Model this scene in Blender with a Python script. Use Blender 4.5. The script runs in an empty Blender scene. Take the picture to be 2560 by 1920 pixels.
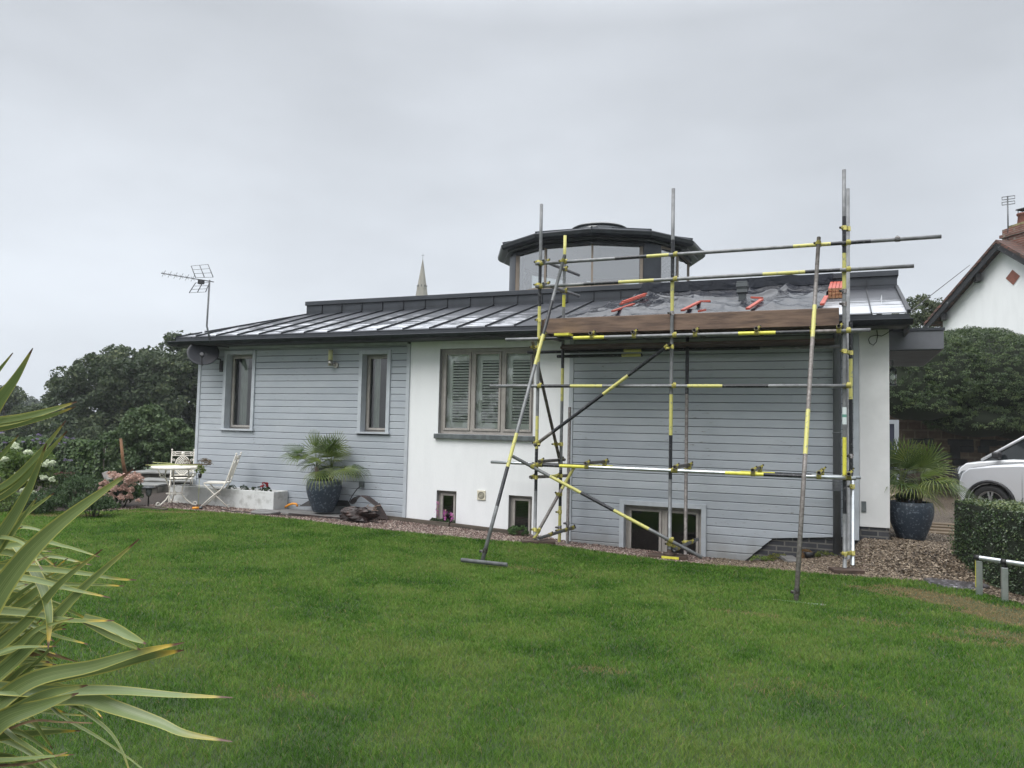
import bpy, math, random
import numpy as np
from mathutils import Vector, Matrix
R_=math.radians
rng=np.random.default_rng(7); random.seed(7)
scn=bpy.context.scene
# ---------------------------------------------------------------- camera
YAW,PITCH,ROLL=23.3,3.15,1.26
cd=bpy.data.cameras.new('camera'); cam=bpy.data.objects.new('camera',cd); scn.collection.objects.link(cam); scn.camera=cam
cd.sensor_width=36; cd.lens=1930/2560*36; cd.clip_start=.05; cd.clip_end=3000
M_=Matrix.Rotation(R_(YAW),4,'Z')@Matrix.Rotation(R_(90+PITCH),4,'X')@Matrix.Rotation(R_(ROLL),4,'Z')
cam.matrix_world=Matrix.Translation((0,0,1.6))@M_
CAM=Vector((0,0,1.6)); M3=M_.to_3x3()
scn.render.resolution_x=1024; scn.render.resolution_y=768
# ---------------------------------------------------------------- world and sun (overcast, thin bright cloud overhead)
SUN_EL,SUN_ROT=R_(50),R_(200)
w=bpy.data.worlds.new('World'); scn.world=w; w.use_nodes=True
nt=w.node_tree; N=nt.nodes; L=nt.links
for n in list(N): N.remove(n)
out=N.new('ShaderNodeOutputWorld'); bg=N.new('ShaderNodeBackground'); L.new(bg.outputs[0],out.inputs[0])
sky=N.new('ShaderNodeTexSky'); sky.sky_type='NISHITA'; sky.sun_disc=False; sky.sun_elevation=SUN_EL; sky.sun_rotation=SUN_ROT
sky.air_density=1.0; sky.dust_density=3.0
bg.inputs[1].default_value=.1
tc=N.new('ShaderNodeTexCoord'); sep=N.new('ShaderNodeSeparateXYZ'); L.new(tc.outputs['Generated'],sep.inputs[0])
cr=N.new('ShaderNodeValToRGB'); L.new(sep.outputs[2],cr.inputs[0])
e=cr.color_ramp.elements
e[0].position=0.0; e[0].color=(5.35,5.7,6.15,1); e[1].position=1.0; e[1].color=(27,27.4,27.9,1)
for p,c in ((.12,(5.45,5.8,6.25)),(.30,(4.8,5.08,5.45)),(.47,(4.25,4.48,4.8)),(.62,(8.6,9.0,9.5))):
    q=e.new(p); q.color=(*c,1)
nz=N.new('ShaderNodeTexNoise'); nz.inputs['Scale'].default_value=1.9; nz.inputs['Detail'].default_value=5; nz.inputs['Roughness'].default_value=.5
mp=N.new('ShaderNodeMapping'); mp.inputs['Scale'].default_value=(1,1,2.6); mp.inputs['Location'].default_value=(.7,.2,0)
L.new(tc.outputs['Generated'],mp.inputs[0]); L.new(mp.outputs[0],nz.inputs['Vector'])
mr=N.new('ShaderNodeMapRange'); mr.inputs['From Min'].default_value=.3; mr.inputs['From Max'].default_value=.7; mr.inputs['To Min'].default_value=.84; mr.inputs['To Max'].default_value=1.15
L.new(nz.outputs['Fac'],mr.inputs['Value'])
ml=N.new('ShaderNodeVectorMath'); ml.operation='SCALE'; L.new(cr.outputs[0],ml.inputs[0]); L.new(mr.outputs[0],ml.inputs['Scale'])
mx=N.new('ShaderNodeMix'); mx.data_type='RGBA'; mx.inputs['Factor'].default_value=.95
L.new(sky.outputs[0],mx.inputs[6]); L.new(ml.outputs[0],mx.inputs[7]); L.new(mx.outputs[2],bg.inputs[0])
sd=bpy.data.lights.new('sun','SUN'); sd.energy=1.5; sd.angle=R_(35); sd.color=(1,.985,.96)
so=bpy.data.objects.new('sun',sd); scn.collection.objects.link(so)
so.rotation_euler=(R_(90)-SUN_EL,0,R_(-20)); so.location=(0,0,30)
scn.view_settings.view_transform='Standard'; scn.view_settings.look='None'; scn.view_settings.gamma=1; scn.view_settings.exposure=.54
try: scn.cycles.max_bounces=6
except Exception: pass

# ---------------------------------------------------------------- helpers
def ray(x,y): return M3@Vector(((x-1280)/1930,-(y-960)/1930,-1))
def S(x,y,Y): d=ray(x,y); return CAM+d*(Y/d.y)
def SZ(x,y,Z): d=ray(x,y); return CAM+d*((Z-1.6)/d.z)
def SD(x,y,D): return CAM+ray(x,y)*D
def sRGB(r,g,b):
    f=lambda c:(c/255/12.92 if c/255<=.04045 else ((c/255+.055)/1.055)**2.4)
    return (f(r),f(g),f(b))
def ss(a,b,x):
    t=np.clip((x-a)/(b-a),0,1); return t*t*(3-2*t)
MATS={}
def mat(name,col,rough=.6,metal=0,var=0,vscale=3,bump=0,bscale=40,spec=.5,col2=None,vlo=.4,vhi=.6,vdetail=4,stretch=None,coat=0):
    if name in MATS: return MATS[name]
    m=bpy.data.materials.new(name); m.use_nodes=True; t=m.node_tree; b=t.nodes['Principled BSDF']
    b.inputs['Roughness'].default_value=rough; b.inputs['Metallic'].default_value=metal
    b.inputs['Specular IOR Level'].default_value=spec; b.inputs['Base Color'].default_value=(*col,1)
    if coat: b.inputs['Coat Weight'].default_value=coat; b.inputs['Coat Roughness'].default_value=.1
    c=t.nodes.new('ShaderNodeTexCoord'); mpn=t.nodes.new('ShaderNodeMapping'); t.links.new(c.outputs['Object'],mpn.inputs[0])
    if stretch: mpn.inputs['Scale'].default_value=stretch
    if var or col2:
        n=t.nodes.new('ShaderNodeTexNoise'); n.inputs['Scale'].default_value=vscale; n.inputs['Detail'].default_value=vdetail; n.inputs['Roughness'].default_value=.6
        t.links.new(mpn.outputs[0],n.inputs['Vector'])
        r=t.nodes.new('ShaderNodeValToRGB'); r.color_ramp.elements[0].position=vlo; r.color_ramp.elements[1].position=vhi
        c2=col2 if col2 else tuple(min(1,x*(1+var)) for x in col)
        c1=col if col2 else tuple(x*(1-var) for x in col)
        r.color_ramp.elements[0].color=(*c1,1); r.color_ramp.elements[1].color=(*c2,1)
        t.links.new(n.outputs['Fac'],r.inputs[0]); t.links.new(r.outputs[0],b.inputs['Base Color'])
    if bump:
        n2=t.nodes.new('ShaderNodeTexNoise'); n2.inputs['Scale'].default_value=bscale; n2.inputs['Detail'].default_value=4
        t.links.new(mpn.outputs[0],n2.inputs['Vector'])
        bp=t.nodes.new('ShaderNodeBump'); bp.inputs['Strength'].default_value=bump; bp.inputs['Distance'].default_value=.01
        t.links.new(n2.outputs['Fac'],bp.inputs['Height']); t.links.new(bp.outputs[0],b.inputs['Normal'])
    MATS[name]=m; return m
def tintmat(name,cols,rough=.55,trans=.25,spec=.4,patch=0,pscale=1.5):
    """leaf / stone material driven by the per-face attribute 'tint'"""
    if name in MATS: return MATS[name]
    m=bpy.data.materials.new(name); m.use_nodes=True; t=m.node_tree; b=t.nodes['Principled BSDF']
    b.inputs['Roughness'].default_value=rough; b.inputs['Specular IOR Level'].default_value=spec
    a=t.nodes.new('ShaderNodeAttribute'); a.attribute_name='tint'
    r=t.nodes.new('ShaderNodeValToRGB'); el=r.color_ramp.elements
    el[0].position=0; el[0].color=(*cols[0],1); el[1].position=1; el[1].color=(*cols[-1],1)
    for i,c in enumerate(cols[1:-1]): q=el.new((i+1)/(len(cols)-1)); q.color=(*c,1)
    t.links.new(a.outputs['Fac'],r.inputs[0]); t.links.new(r.outputs[0],b.inputs['Base Color'])
    if trans:
        o=t.nodes['Material Output']; tr=t.nodes.new('ShaderNodeBsdfTranslucent'); mxs=t.nodes.new('ShaderNodeMixShader'); mxs.inputs[0].default_value=trans
        t.links.new(r.outputs[0],tr.inputs[0]); t.links.new(b.outputs[0],mxs.inputs[1]); t.links.new(tr.outputs[0],mxs.inputs[2]); t.links.new(mxs.outputs[0],o.inputs[0])
    MATS[name]=m; return m
def tag(o,label=None,cat=None,group=None,kind=None):
    if label: o['label']=label
    if cat: o['category']=cat
    if group: o['group']=group
    if kind: o['kind']=kind
    return o
WM={}   # world matrices of the root empties
def empty(name,loc,label,cat,group=None,rz=0):
    o=bpy.data.objects.new(name,None); scn.collection.objects.link(o); o.location=loc; o.rotation_euler=(0,0,rz); o.empty_display_size=.2
    WM[o.name]=Matrix.Translation(o.location)@Matrix.Rotation(rz,4,'Z')
    return tag(o,label,cat,group)
def link(name,me,parent=None,world=True):
    o=bpy.data.objects.new(name,me); scn.collection.objects.link(o)
    if parent:
        o.parent=parent
        if world: o.matrix_parent_inverse=WM.get(parent.name,Matrix.Identity(4)).inverted()
    return o
def npmesh(name,V,F,mats,parent=None,tint=None,smooth=False,mi=None,world=True):
    """V (n,3), F (m,k) fixed-size faces"""
    V=np.asarray(V,dtype=np.float32); F=np.asarray(F,dtype=np.int32)
    me=bpy.data.meshes.new(name); k=F.shape[1]; m=F.shape[0]
    me.vertices.add(len(V)); me.vertices.foreach_set('co',V.ravel())
    me.loops.add(m*k); me.loops.foreach_set('vertex_index',F.ravel())
    me.polygons.add(m); me.polygons.foreach_set('loop_start',np.arange(0,m*k,k,dtype=np.int32))
    try: me.polygons.foreach_set('loop_total',np.full(m,k,dtype=np.int32))
    except Exception: pass
    for x in (mats if isinstance(mats,(list,tuple)) else [mats]): me.materials.append(x)
    if mi is not None: me.polygons.foreach_set('material_index',np.asarray(mi,dtype=np.int32))
    me.polygons.foreach_set('use_smooth',np.full(m,smooth))
    if tint is not None:
        a=me.attributes.new('tint','FLOAT','FACE'); a.data.foreach_set('value',np.asarray(tint,dtype=np.float32))
    me.update(calc_edges=True); me.validate()
    return link(name,me,parent,world)
class MB:
    def __init__(s): s.v=[];s.f=[];s.m=[];s.s=[]
    def face(s,idx,m=0,sm=False): s.f.append(tuple(idx)); s.m.append(m); s.s.append(sm)
    def add(s,vs): b=len(s.v); s.v+= [tuple(v) for v in vs]; return b
    def quad(s,a,b,c,d,m=0,sm=False): i=s.add((a,b,c,d)); s.face((i,i+1,i+2,i+3),m,sm); return s
    def poly(s,pts,m=0): i=s.add(pts); s.face(range(i,i+len(pts)),m); return s
    def bx(s,x0,x1,y0,y1,z0,z1,m=0,T=None):
        vs=[Vector((x,y,z)) for z in (z0,z1) for y in (y0,y1) for x in (x0,x1)]
        if T is not None: vs=[T@v for v in vs]
        b=s.add(vs)
        for q in ((0,2,3,1),(4,5,7,6),(0,1,5,4),(2,6,7,3),(0,4,6,2),(1,3,7,5)): s.face([b+i for i in q],m)
        return s
    def beam(s,a,b,w_,h,m=0,up=(0,0,1)):
        a=Vector(a);b=Vector(b);d=(b-a); l=d.length; d.normalize(); u=Vector(up); sd_=d.cross(u)
        if sd_.length<1e-4: sd_=Vector((1,0,0))
        sd_.normalize(); u=sd_.cross(d)
        T=Matrix(((d.x,sd_.x,u.x,a.x),(d.y,sd_.y,u.y,a.y),(d.z,sd_.z,u.z,a.z),(0,0,0,1)))
        return s.bx(0,l,-w_/2,w_/2,-h/2,h/2,m,T)
    def ring(s,c,d,r,n,ph=0,ry=None):
        d=Vector(d).normalized(); t=Vector((0,0,1)) if abs(d.z)<.9 else Vector((1,0,0)); a=d.cross(t).normalized(); b=a.cross(d)
        ry=ry or r
        return s.add([Vector(c)+a*math.cos(ph+2*math.pi*i/n)*r+b*math.sin(ph+2*math.pi*i/n)*ry for i in range(n)])
    def join(s,i,j,n,m=0,sm=True):
        for k in range(n): s.face((i+k,i+(k+1)%n,j+(k+1)%n,j+k),m,sm)
    def path(s,pts,r,n=8,m=0,cap=True,closed=False):
        pts=[Vector(p) for p in pts]; R=r if isinstance(r,(list,tuple)) else [r]*len(pts); rings=[]
        d0=(pts[1]-pts[0]).normalized(); t=Vector((0,0,1)) if abs(d0.z)<.9 else Vector((1,0,0)); a=d0.cross(t).normalized()
        for i,p in enumerate(pts):
            if closed: d=(pts[(i+1)%len(pts)]-pts[i-1]).normalized()
            else: d=(pts[min(i+1,len(pts)-1)]-pts[max(i-1,0)]).normalized()
            a=(a-d*a.dot(d)); a=a.normalized() if a.length>1e-6 else d.orthogonal().normalized()
            b=d.cross(a); rings.append(s.add([p+(a*math.cos(2*math.pi*k/n)+b*math.sin(2*math.pi*k/n))*R[i] for k in range(n)]))
        for i in range(len(rings)-1): s.join(rings[i],rings[i+1],n,m)
        if closed: s.join(rings[-1],rings[0],n,m)
        elif cap: s.face([rings[0]+k for k in range(n)][::-1],m); s.face([rings[-1]+k for k in range(n)],m)
        return s
    def tube(s,a,b,bands=None,r=.02415,n=14,m=0,hollow=True):
        """scaffold tube; bands = [(t0,t1,mat index)] along the length"""
        a=Vector(a);b=Vector(b);d=b-a
        ts=[0,1]
        for q in (bands or []): ts+= [min(1,max(0,q[0])),min(1,max(0,q[1]))]
        ts=sorted(set(round(t,5) for t in ts)); rings=[s.ring(a+d*t,d,r,n) for t in ts]
        for i in range(len(ts)-1):
            tm=(ts[i]+ts[i+1])/2; mm=m
            for q in (bands or []):
                if min(q[0],q[1])<=tm<=max(q[0],q[1]): mm=q[2]
            s.join(rings[i],rings[i+1],n,mm)
        dn=d.normalized()
        for end,rg,sg in ((a,rings[0],1),(b,rings[-1],-1)):
            if hollow:
                i1=s.ring(end,d,r*.84,n); i2=s.ring(end+dn*sg*.12,d,r*.84,n)
                s.join(rg,i1,n,m,False); s.join(i1,i2,n,m); s.face([i2+k for k in range(n)],m)
            else: s.face([rg+k for k in range(n)],m)
        return s
    def lathe(s,prof,c=(0,0,0),n=24,m=0,sm=True,cap=False):
        c=Vector(c); rg=[]
        for r,z in prof: rg.append(s.add([c+Vector((r*math.cos(2*math.pi*k/n),r*math.sin(2*math.pi*k/n),z)) for k in range(n)]))
        for i in range(len(rg)-1): s.join(rg[i],rg[i+1],n,m,sm)
        if cap: s.face([rg[0]+k for k in range(n)][::-1],m); s.face([rg[-1]+k for k in range(n)],m)
        return s
    def build(s,name,mats,parent=None,bev=0,world=True):
        me=bpy.data.meshes.new(name); me.from_pydata(s.v,[],s.f)
        for x in (mats if isinstance(mats,(list,tuple)) else [mats]): me.materials.append(x)
        me.polygons.foreach_set('material_index',s.m); me.polygons.foreach_set('use_smooth',s.s); me.update()
        o=link(name,me,parent,world)
        if bev:
            b=o.modifiers.new('bevel','BEVEL'); b.width=bev; b.segments=2; b.limit_method='ANGLE'
        return o
# value noise
_h=rng.random((512,512))
def vnoise(x,y,s=1.0,oct_=3):
    r=0;a=1;t=0
    for o in range(oct_):
        X=np.asarray(x)/s*(2**o)+37.3*o; Y=np.asarray(y)/s*(2**o)+11.7*o
        i=np.floor(X).astype(int); j=np.floor(Y).astype(int); fx=X-i; fy=Y-j; fx=fx*fx*(3-2*fx); fy=fy*fy*(3-2*fy)
        g=lambda a_,b_:_h[a_%512,b_%512]
        r=r+a*((g(i,j)*(1-fx)+g(i+1,j)*fx)*(1-fy)+(g(i,j+1)*(1-fx)+g(i+1,j+1)*fx)*fy); t+=a; a*=.5
    return r/t
# leaves
def leafquads(P,Nn,size,aspect=.45,rnd=.8):
    n=len(P); Nn=Nn+rng.normal(0,rnd,(n,3)); Nn/=np.linalg.norm(Nn,axis=1)[:,None]+1e-9
    t=rng.normal(0,1,(n,3)); t-= Nn*(t*Nn).sum(1)[:,None]; t/=np.linalg.norm(t,axis=1)[:,None]+1e-9
    b=np.cross(Nn,t); s=(size*(.6+.8*rng.random(n)))[:,None] if np.isscalar(size) else size[:,None]
    V=np.stack([P-t*s*.5,P+b*s*aspect*.5+Nn*s*.06,P+t*s*.5,P-b*s*aspect*.5+Nn*s*.06],1).reshape(-1,3)
    return V,np.arange(4*n).reshape(n,4)
def cloud(ells,nclump,cr_,nleaf,size,aspect=.5,rnd=.7,zmin=-99,shell=(.75,1.0),flat=.8):
    P=[];Nn=[];T=[]
    vol=np.array([e[3]*e[4]*e[5] for e in ells])**.66; vol/=vol.sum()
    for e,f in zip(ells,vol):
        c=np.array(e[:3]); r=np.array(e[3:6]); k=max(3,int(nclump*f))
        for _ in range(k):
            d=rng.normal(0,1,3); d/=np.linalg.norm(d); 
            if d[2]<-.5: d[2]*=-1
            cc=c+d*r*rng.uniform(*shell); q=cr_*rng.uniform(.6,1.3)
            dd=rng.normal(0,1,(nleaf,3))+d*.5; dd/=np.linalg.norm(dd,axis=1)[:,None]
            dd[:,2]=np.abs(dd[:,2])*np.where(rng.random(nleaf)<.75,1,-1)
            P.append(cc+dd*q*rng.uniform(.55,1,(nleaf,1))*[1,1,flat]); Nn.append(dd)
            T.append(np.clip(rng.normal(.5+rng.normal(0,.13),.17,nleaf),0,1))
    P=np.concatenate(P);Nn=np.concatenate(Nn);T=np.concatenate(T); k=P[:,2]>zmin
    V,F=leafquads(P[k],Nn[k],size,aspect,rnd); return V,F,T[k]
def join_clouds(*cs):
    V=[];F=[];T=[];o=0
    for v,f,t in cs: V.append(v);F.append(f+o);T.append(t);o+=len(v)
    return np.concatenate(V),np.concatenate(F),np.concatenate(T)

# ---------------------------------------------------------------- materials
MW=mat('white_render',(.78,.79,.80),.85,col2=(.83,.84,.85),vscale=2.2,vlo=.3,vhi=.55,stretch=(1.6,1.6,.35),bump=.3,bscale=60)
MPIER=mat('pier_render',(.70,.70,.70),.85,var=.06,vscale=1.5,bump=.12,bscale=90)
MZ=mat('dark_zinc',(.052,.057,.066),.42,metal=.35,var=.12,vscale=2.5,bump=.05,bscale=12)
MZE=mat('zinc_seam',(.035,.038,.044),.5,metal=.3)
MGUT=mat('gutter_metal',(.016,.019,.022),.4,metal=.2,var=.3,vscale=6)
MSOF=mat('soffit',(.05,.055,.06),.6,var=.2)
MFRAME=mat('window_frame_paint',(.335,.31,.285),.5,var=.08,vscale=8)
MTRIM=mat('trim_paint',(.44,.47,.505),.6,var=.06,vscale=5)
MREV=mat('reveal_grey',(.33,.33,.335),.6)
MSILL=mat('dark_sill',(.11,.125,.13),.5,var=.2,vscale=10)
MBACK=mat('shadow_batten',(.06,.065,.07),.8)
MBRICK=None
def brickmat(name,c1,c2,mortar,sc=1,bw=.215,bh=.065,ms=.01):
    m=bpy.data.materials.new(name); m.use_nodes=True; t=m.node_tree; b=t.nodes['Principled BSDF']; b.inputs['Roughness'].default_value=.85
    c=t.nodes.new('ShaderNodeTexCoord'); sp=t.nodes.new('ShaderNodeSeparateXYZ'); cb=t.nodes.new('ShaderNodeCombineXYZ'); ad=t.nodes.new('ShaderNodeMath')
    t.links.new(c.outputs['Object'],sp.inputs[0]); t.links.new(sp.outputs[0],ad.inputs[0]); t.links.new(sp.outputs[1],ad.inputs[1])
    t.links.new(ad.outputs[0],cb.inputs[0]); t.links.new(sp.outputs[2],cb.inputs[1])
    k=t.nodes.new('ShaderNodeTexBrick'); t.links.new(cb.outputs[0],k.inputs['Vector']); k.inputs['Scale'].default_value=1
    k.inputs['Brick Width'].default_value=bw; k.inputs['Row Height'].default_value=bh+ms; k.inputs['Mortar Size'].default_value=ms
    k.inputs['Color1'].default_value=(*c1,1); k.inputs['Color2'].default_value=(*c2,1); k.inputs['Mortar'].default_value=(*mortar,1)
    n=t.nodes.new('ShaderNodeTexNoise'); n.inputs['Scale'].default_value=7; n.inputs['Detail'].default_value=6; t.links.new(c.outputs['Object'],n.inputs['Vector'])
    mx=t.nodes.new('ShaderNodeMix'); mx.data_type='RGBA'; mx.blend_type='OVERLAY'; mx.inputs[0].default_value=.6
    t.links.new(k.outputs['Color'],mx.inputs[6]); t.links.new(n.outputs['Fac'],mx.inputs[7]); t.links.new(mx.outputs[2],b.inputs['Base Color'])
    bp=t.nodes.new('ShaderNodeBump'); bp.inputs['Strength'].default_value=.6; bp.inputs['Distance'].default_value=.01; bp.invert=True
    t.links.new(k.outputs['Fac'],bp.inputs['Height']); t.links.new(bp.outputs[0],b.inputs['Normal']); return m
MPLINTH=brickmat('plinth_brick',(.035,.037,.043),(.055,.055,.062),(.13,.125,.115))
MREDBR=brickmat('chimney_brick',(.17,.065,.045),(.11,.05,.038),(.2,.17,.14))
# painted cladding: grain, knots, worn paint
def cladmat():
    m=bpy.data.materials.new('painted_cladding'); m.use_nodes=True; t=m.node_tree; b=t.nodes['Principled BSDF']; b.inputs['Roughness'].default_value=.62
    c=t.nodes.new('ShaderNodeTexCoord')
    def noise(scale,st,d=4):
        mp=t.nodes.new('ShaderNodeMapping'); mp.inputs['Scale'].default_value=st; t.links.new(c.outputs['Object'],mp.inputs[0])
        n=t.nodes.new('ShaderNodeTexNoise'); n.inputs['Scale'].default_value=scale; n.inputs['Detail'].default_value=d; t.links.new(mp.outputs[0],n.inputs['Vector']); return n
    def ramp(n,a,b_,c1,c2):
        r=t.nodes.new('ShaderNodeValToRGB'); r.color_ramp.elements[0].position=a; r.color_ramp.elements[1].position=b_
        r.color_ramp.elements[0].color=(*c1,1); r.color_ramp.elements[1].color=(*c2,1); t.links.new(n.outputs['Fac'],r.inputs[0]); return r
    def mul(a,b_,f=1):
        x=t.nodes.new('ShaderNodeMix'); x.data_type='RGBA'; x.blend_type='MULTIPLY'; x.inputs[0].default_value=f
        t.links.new(a.outputs[0] if a.bl_idname!='ShaderNodeMix' else a.outputs[2],x.inputs[6]); t.links.new(b_.outputs[0] if b_.bl_idname!='ShaderNodeMix' else b_.outputs[2],x.inputs[7]); return x
    base=ramp(noise(1.3,(1,1,1.6)),.35,.65,(.405,.44,.485),(.46,.492,.532))
    at=t.nodes.new('ShaderNodeAttribute'); at.attribute_name='tint'
    r2=t.nodes.new('ShaderNodeValToRGB'); r2.color_ramp.elements[0].color=(.88,.885,.89,1); r2.color_ramp.elements[1].color=(1,1,1,1); t.links.new(at.outputs['Fac'],r2.inputs[0])
    grain=ramp(noise(9,(1,1,14),5),.3,.7,(.93,.93,.93),(1,1,1))
    wear=ramp(noise(5,(1.6,1,9),6),.63,.68,(1,1,1),(.60,.55,.50))
    msk=ramp(noise(.9,(1,1,1.3),2),.46,.58,(0,0,0),(1,1,1))
    x=mul(mul(base,r2),grain)
    y=t.nodes.new('ShaderNodeMix'); y.data_type='RGBA'; y.blend_type='MULTIPLY'; t.links.new(msk.outputs[0],y.inputs[0]); t.links.new(x.outputs[2],y.inputs[6]); t.links.new(wear.outputs[0],y.inputs[7])
    sp=t.nodes.new('ShaderNodeSeparateXYZ'); t.links.new(c.outputs['Object'],sp.inputs[0])   # splashed dirt along the foot of the wall
    nd=noise(4,(1,1,.5),6); md=t.nodes.new('ShaderNodeMath'); md.operation='MULTIPLY_ADD'; md.inputs[1].default_value=.7; t.links.new(nd.outputs['Fac'],md.inputs[0]); t.links.new(sp.outputs[2],md.inputs[2])
    rd=t.nodes.new('ShaderNodeValToRGB'); rd.color_ramp.elements[0].position=.12; rd.color_ramp.elements[0].color=(.72,.68,.62,1); rd.color_ramp.elements[1].position=.50; rd.color_ramp.elements[1].color=(1,1,1,1); t.links.new(md.outputs[0],rd.inputs[0])
    y=mul(y,rd)
    t.links.new(y.outputs[2],b.inputs['Base Color'])
    bp=t.nodes.new('ShaderNodeBump'); bp.inputs['Strength'].default_value=.25; bp.inputs['Distance'].default_value=.004
    g=noise(9,(1,1,14),5); t.links.new(g.outputs['Fac'],bp.inputs['Height']); t.links.new(bp.outputs[0],b.inputs['Normal']); return m
MCLAD=cladmat()
def glassmat(name,tint=(.9,.95,.93),r=.015,base=.06):
    m=bpy.data.materials.new(name); m.use_nodes=True; t=m.node_tree
    for n in list(t.nodes): t.nodes.remove(n)
    o=t.nodes.new('ShaderNodeOutputMaterial'); g=t.nodes.new('ShaderNodeBsdfGlossy'); g.inputs['Roughness'].default_value=r; g.inputs[0].default_value=(1,1,1,1)
    tr=t.nodes.new('ShaderNodeBsdfTransparent'); tr.inputs[0].default_value=(*tint,1)
    f=t.nodes.new('ShaderNodeFresnel'); f.inputs[0].default_value=1.52
    ma=t.nodes.new('ShaderNodeMath'); ma.operation='MULTIPLY_ADD'; ma.inputs[1].default_value=1.7; ma.inputs[2].default_value=base-.04; t.links.new(f.outputs[0],ma.inputs[0])
    mx=t.nodes.new('ShaderNodeMixShader'); t.links.new(ma.outputs[0],mx.inputs[0]); t.links.new(tr.outputs[0],mx.inputs[1]); t.links.new(g.outputs[0],mx.inputs[2]); t.links.new(mx.outputs[0],o.inputs[0]); return m
MGLASS=glassmat('window_glass',(.96,.99,.97)); MGLASS2=glassmat('lantern_glass',(.92,.97,.95),base=.36)
MDARKIN=mat('interior_dark',(.10,.10,.10),.9)
MSHUT=mat('shutter_paint',(.92,.94,.91),.5)
MCURT=mat('curtain',(.62,.66,.62),.9,var=.15,vscale=14,stretch=(4,4,.3))
MGALV=mat('galvanised_tube',(.185,.19,.195),.48,metal=.3,var=.18,vscale=9,bump=.25,bscale=60)
MRUSTY=mat('weathered_tube',(.14,.125,.115),.55,metal=.3,col2=(.24,.22,.21),vscale=25)
MSHINY=mat('new_galvanised_tube',(.52,.55,.57),.3,metal=.8,var=.08,vscale=14)
MBLK=mat('black_tube_paint',(.013,.014,.018),.4,col2=(.12,.12,.125),vscale=30,vlo=.57,vhi=.68,vdetail=6)
MYEL=mat('yellow_tube_paint',(.52,.49,.15),.45,col2=(.26,.26,.19),vscale=26,vlo=.56,vhi=.66,vdetail=6)
MYELB=mat('bright_yellow_paint',(.66,.62,.08),.4,var=.08,vscale=20)
MBOLT=mat('coupler_bolt',(.06,.055,.05),.5,metal=.5)
MCOUP=mat('coupler_yellow',(.42,.38,.08),.5,col2=(.24,.2,.08),vscale=45,vlo=.45,vhi=.7)
MCOUG=mat('coupler_grey',(.2,.2,.2),.5,metal=.5,col2=(.1,.08,.07),vscale=45)
SC=[MGALV,MBLK,MYEL,MSHINY,MYELB,MRUSTY]
G_,B_,Y_,S_,YB_,R2_=range(6)
MBOARD=mat('wet_plank',(.085,.052,.038),.5,col2=(.185,.118,.082),vscale=5,vlo=.36,vhi=.6,vdetail=8,stretch=(.5,4,4),bump=.25,bscale=30)
MBOARD2=mat('deck_plank',(.05,.032,.024),.7,col2=(.085,.055,.04),vscale=6,stretch=(.35,3,3))
MSOIL=mat('soil',(.028,.019,.014),.95,var=.35,vscale=30,bump=.8,bscale=60)
MCONC=mat('white_masonry_paint',(.62,.63,.62),.8,col2=(.33,.33,.31),vscale=7,vlo=.5,vhi=.78,bump=.4,bscale=25)
MWIRON=mat('cream_painted_iron',(.80,.76,.68),.45,var=.06,vscale=25)
MBARK=mat('bark',(.07,.055,.04),.9,var=.3,vscale=12,bump=.8,bscale=25)
MPOT=mat('slate_pot',(.028,.040,.058),.5,col2=(.11,.135,.165),vscale=26,vlo=.55,vhi=.63,vdetail=3,bump=.3,bscale=35)

# ---------------------------------------------------------------- terrain
def zl(x): return np.interp(x,[-30,-8,-5,-2,1.5,8],[0,0,-.06,-.12,-.12,-.1])
def zw(x): return np.interp(x,[-12,-7,-4.5,-3.9,-1.3,-.75,-.2,.02,.24,.8,2,5],[.0,-.03,-.12,-.18,-.25,-.17,-.08,-.04,.19,.18,.08,0])
edge_px=[(0,1280,0),(100,1280,0),(243,1280,0),(405,1271,0),(640,1289,0),(881,1316,-.01),(1140,1344,-.055),(1393,1365,-.085),(1646,1400,-.115),(1840,1418,-.12),(2095,1439,-.12),(2295,1453,-.12),(2412,1472,-.12),(2560,1512,-.12)]
EP=[SZ(*p) for p in edge_px]; EX=[p.x for p in EP]; EY=[p.y for p in EP]
print('EDGE',[(round(a,2),round(b,2)) for a,b in zip(EX,EY)])
def edge(x):
    return np.interp(x,[-30]+EX+[2.6,4.6,7.5],[EY[0]-5]+EY+[7.3,4.2,-3.9])
def G(x,y):
    x=np.asarray(x,float); y=np.asarray(y,float)
    a=zl(x)*ss(4,9.5,y); e_=edge(x)
    b=a+(zw(x)-a)*ss(np.maximum(e_,10.2),11.45,y)
    b=np.where(y>11.45,zw(x)+(-.05-zw(x))*ss(12.2,17,y),b)
    left=ss(-12.5,-14,x); b=b*(1-left)
    fall=-5.5*ss(15,32,y-.0*x)*ss(-12,-18,x)
    return b+fall
def grid(name,xs,ys,zf,m,off=0,clipf=None,parent=None):
    X,Y=np.meshgrid(xs,ys) if np.ndim(ys)==1 else (np.tile(xs,(len(ys),1)),ys)
    Z=zf(X,Y)+off; V=np.stack([X,Y,Z],-1).reshape(-1,3); r,c=X.shape
    i=np.arange(r-1)[:,None]*c+np.arange(c-1)[None]; F=np.stack([i,i+1,i+1+c,i+c],-1).reshape(-1,4)
    return npmesh(name,V,F,m,parent,smooth=True)
def groundmat(name,c1,c2,sc,r=.9,bump=.6,bs=40,c3=None):
    m=mat(name,c1,r,col2=c2,vscale=sc,vlo=.35,vhi=.65,vdetail=8,bump=bump,bscale=bs); return m
MGR=groundmat('grass_field',(.030,.055,.018),(.055,.085,.03),.8)
MLAWN=groundmat('lawn_thatch',(.022,.042,.012),(.04,.062,.02),6,bump=.8,bs=120)
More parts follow.
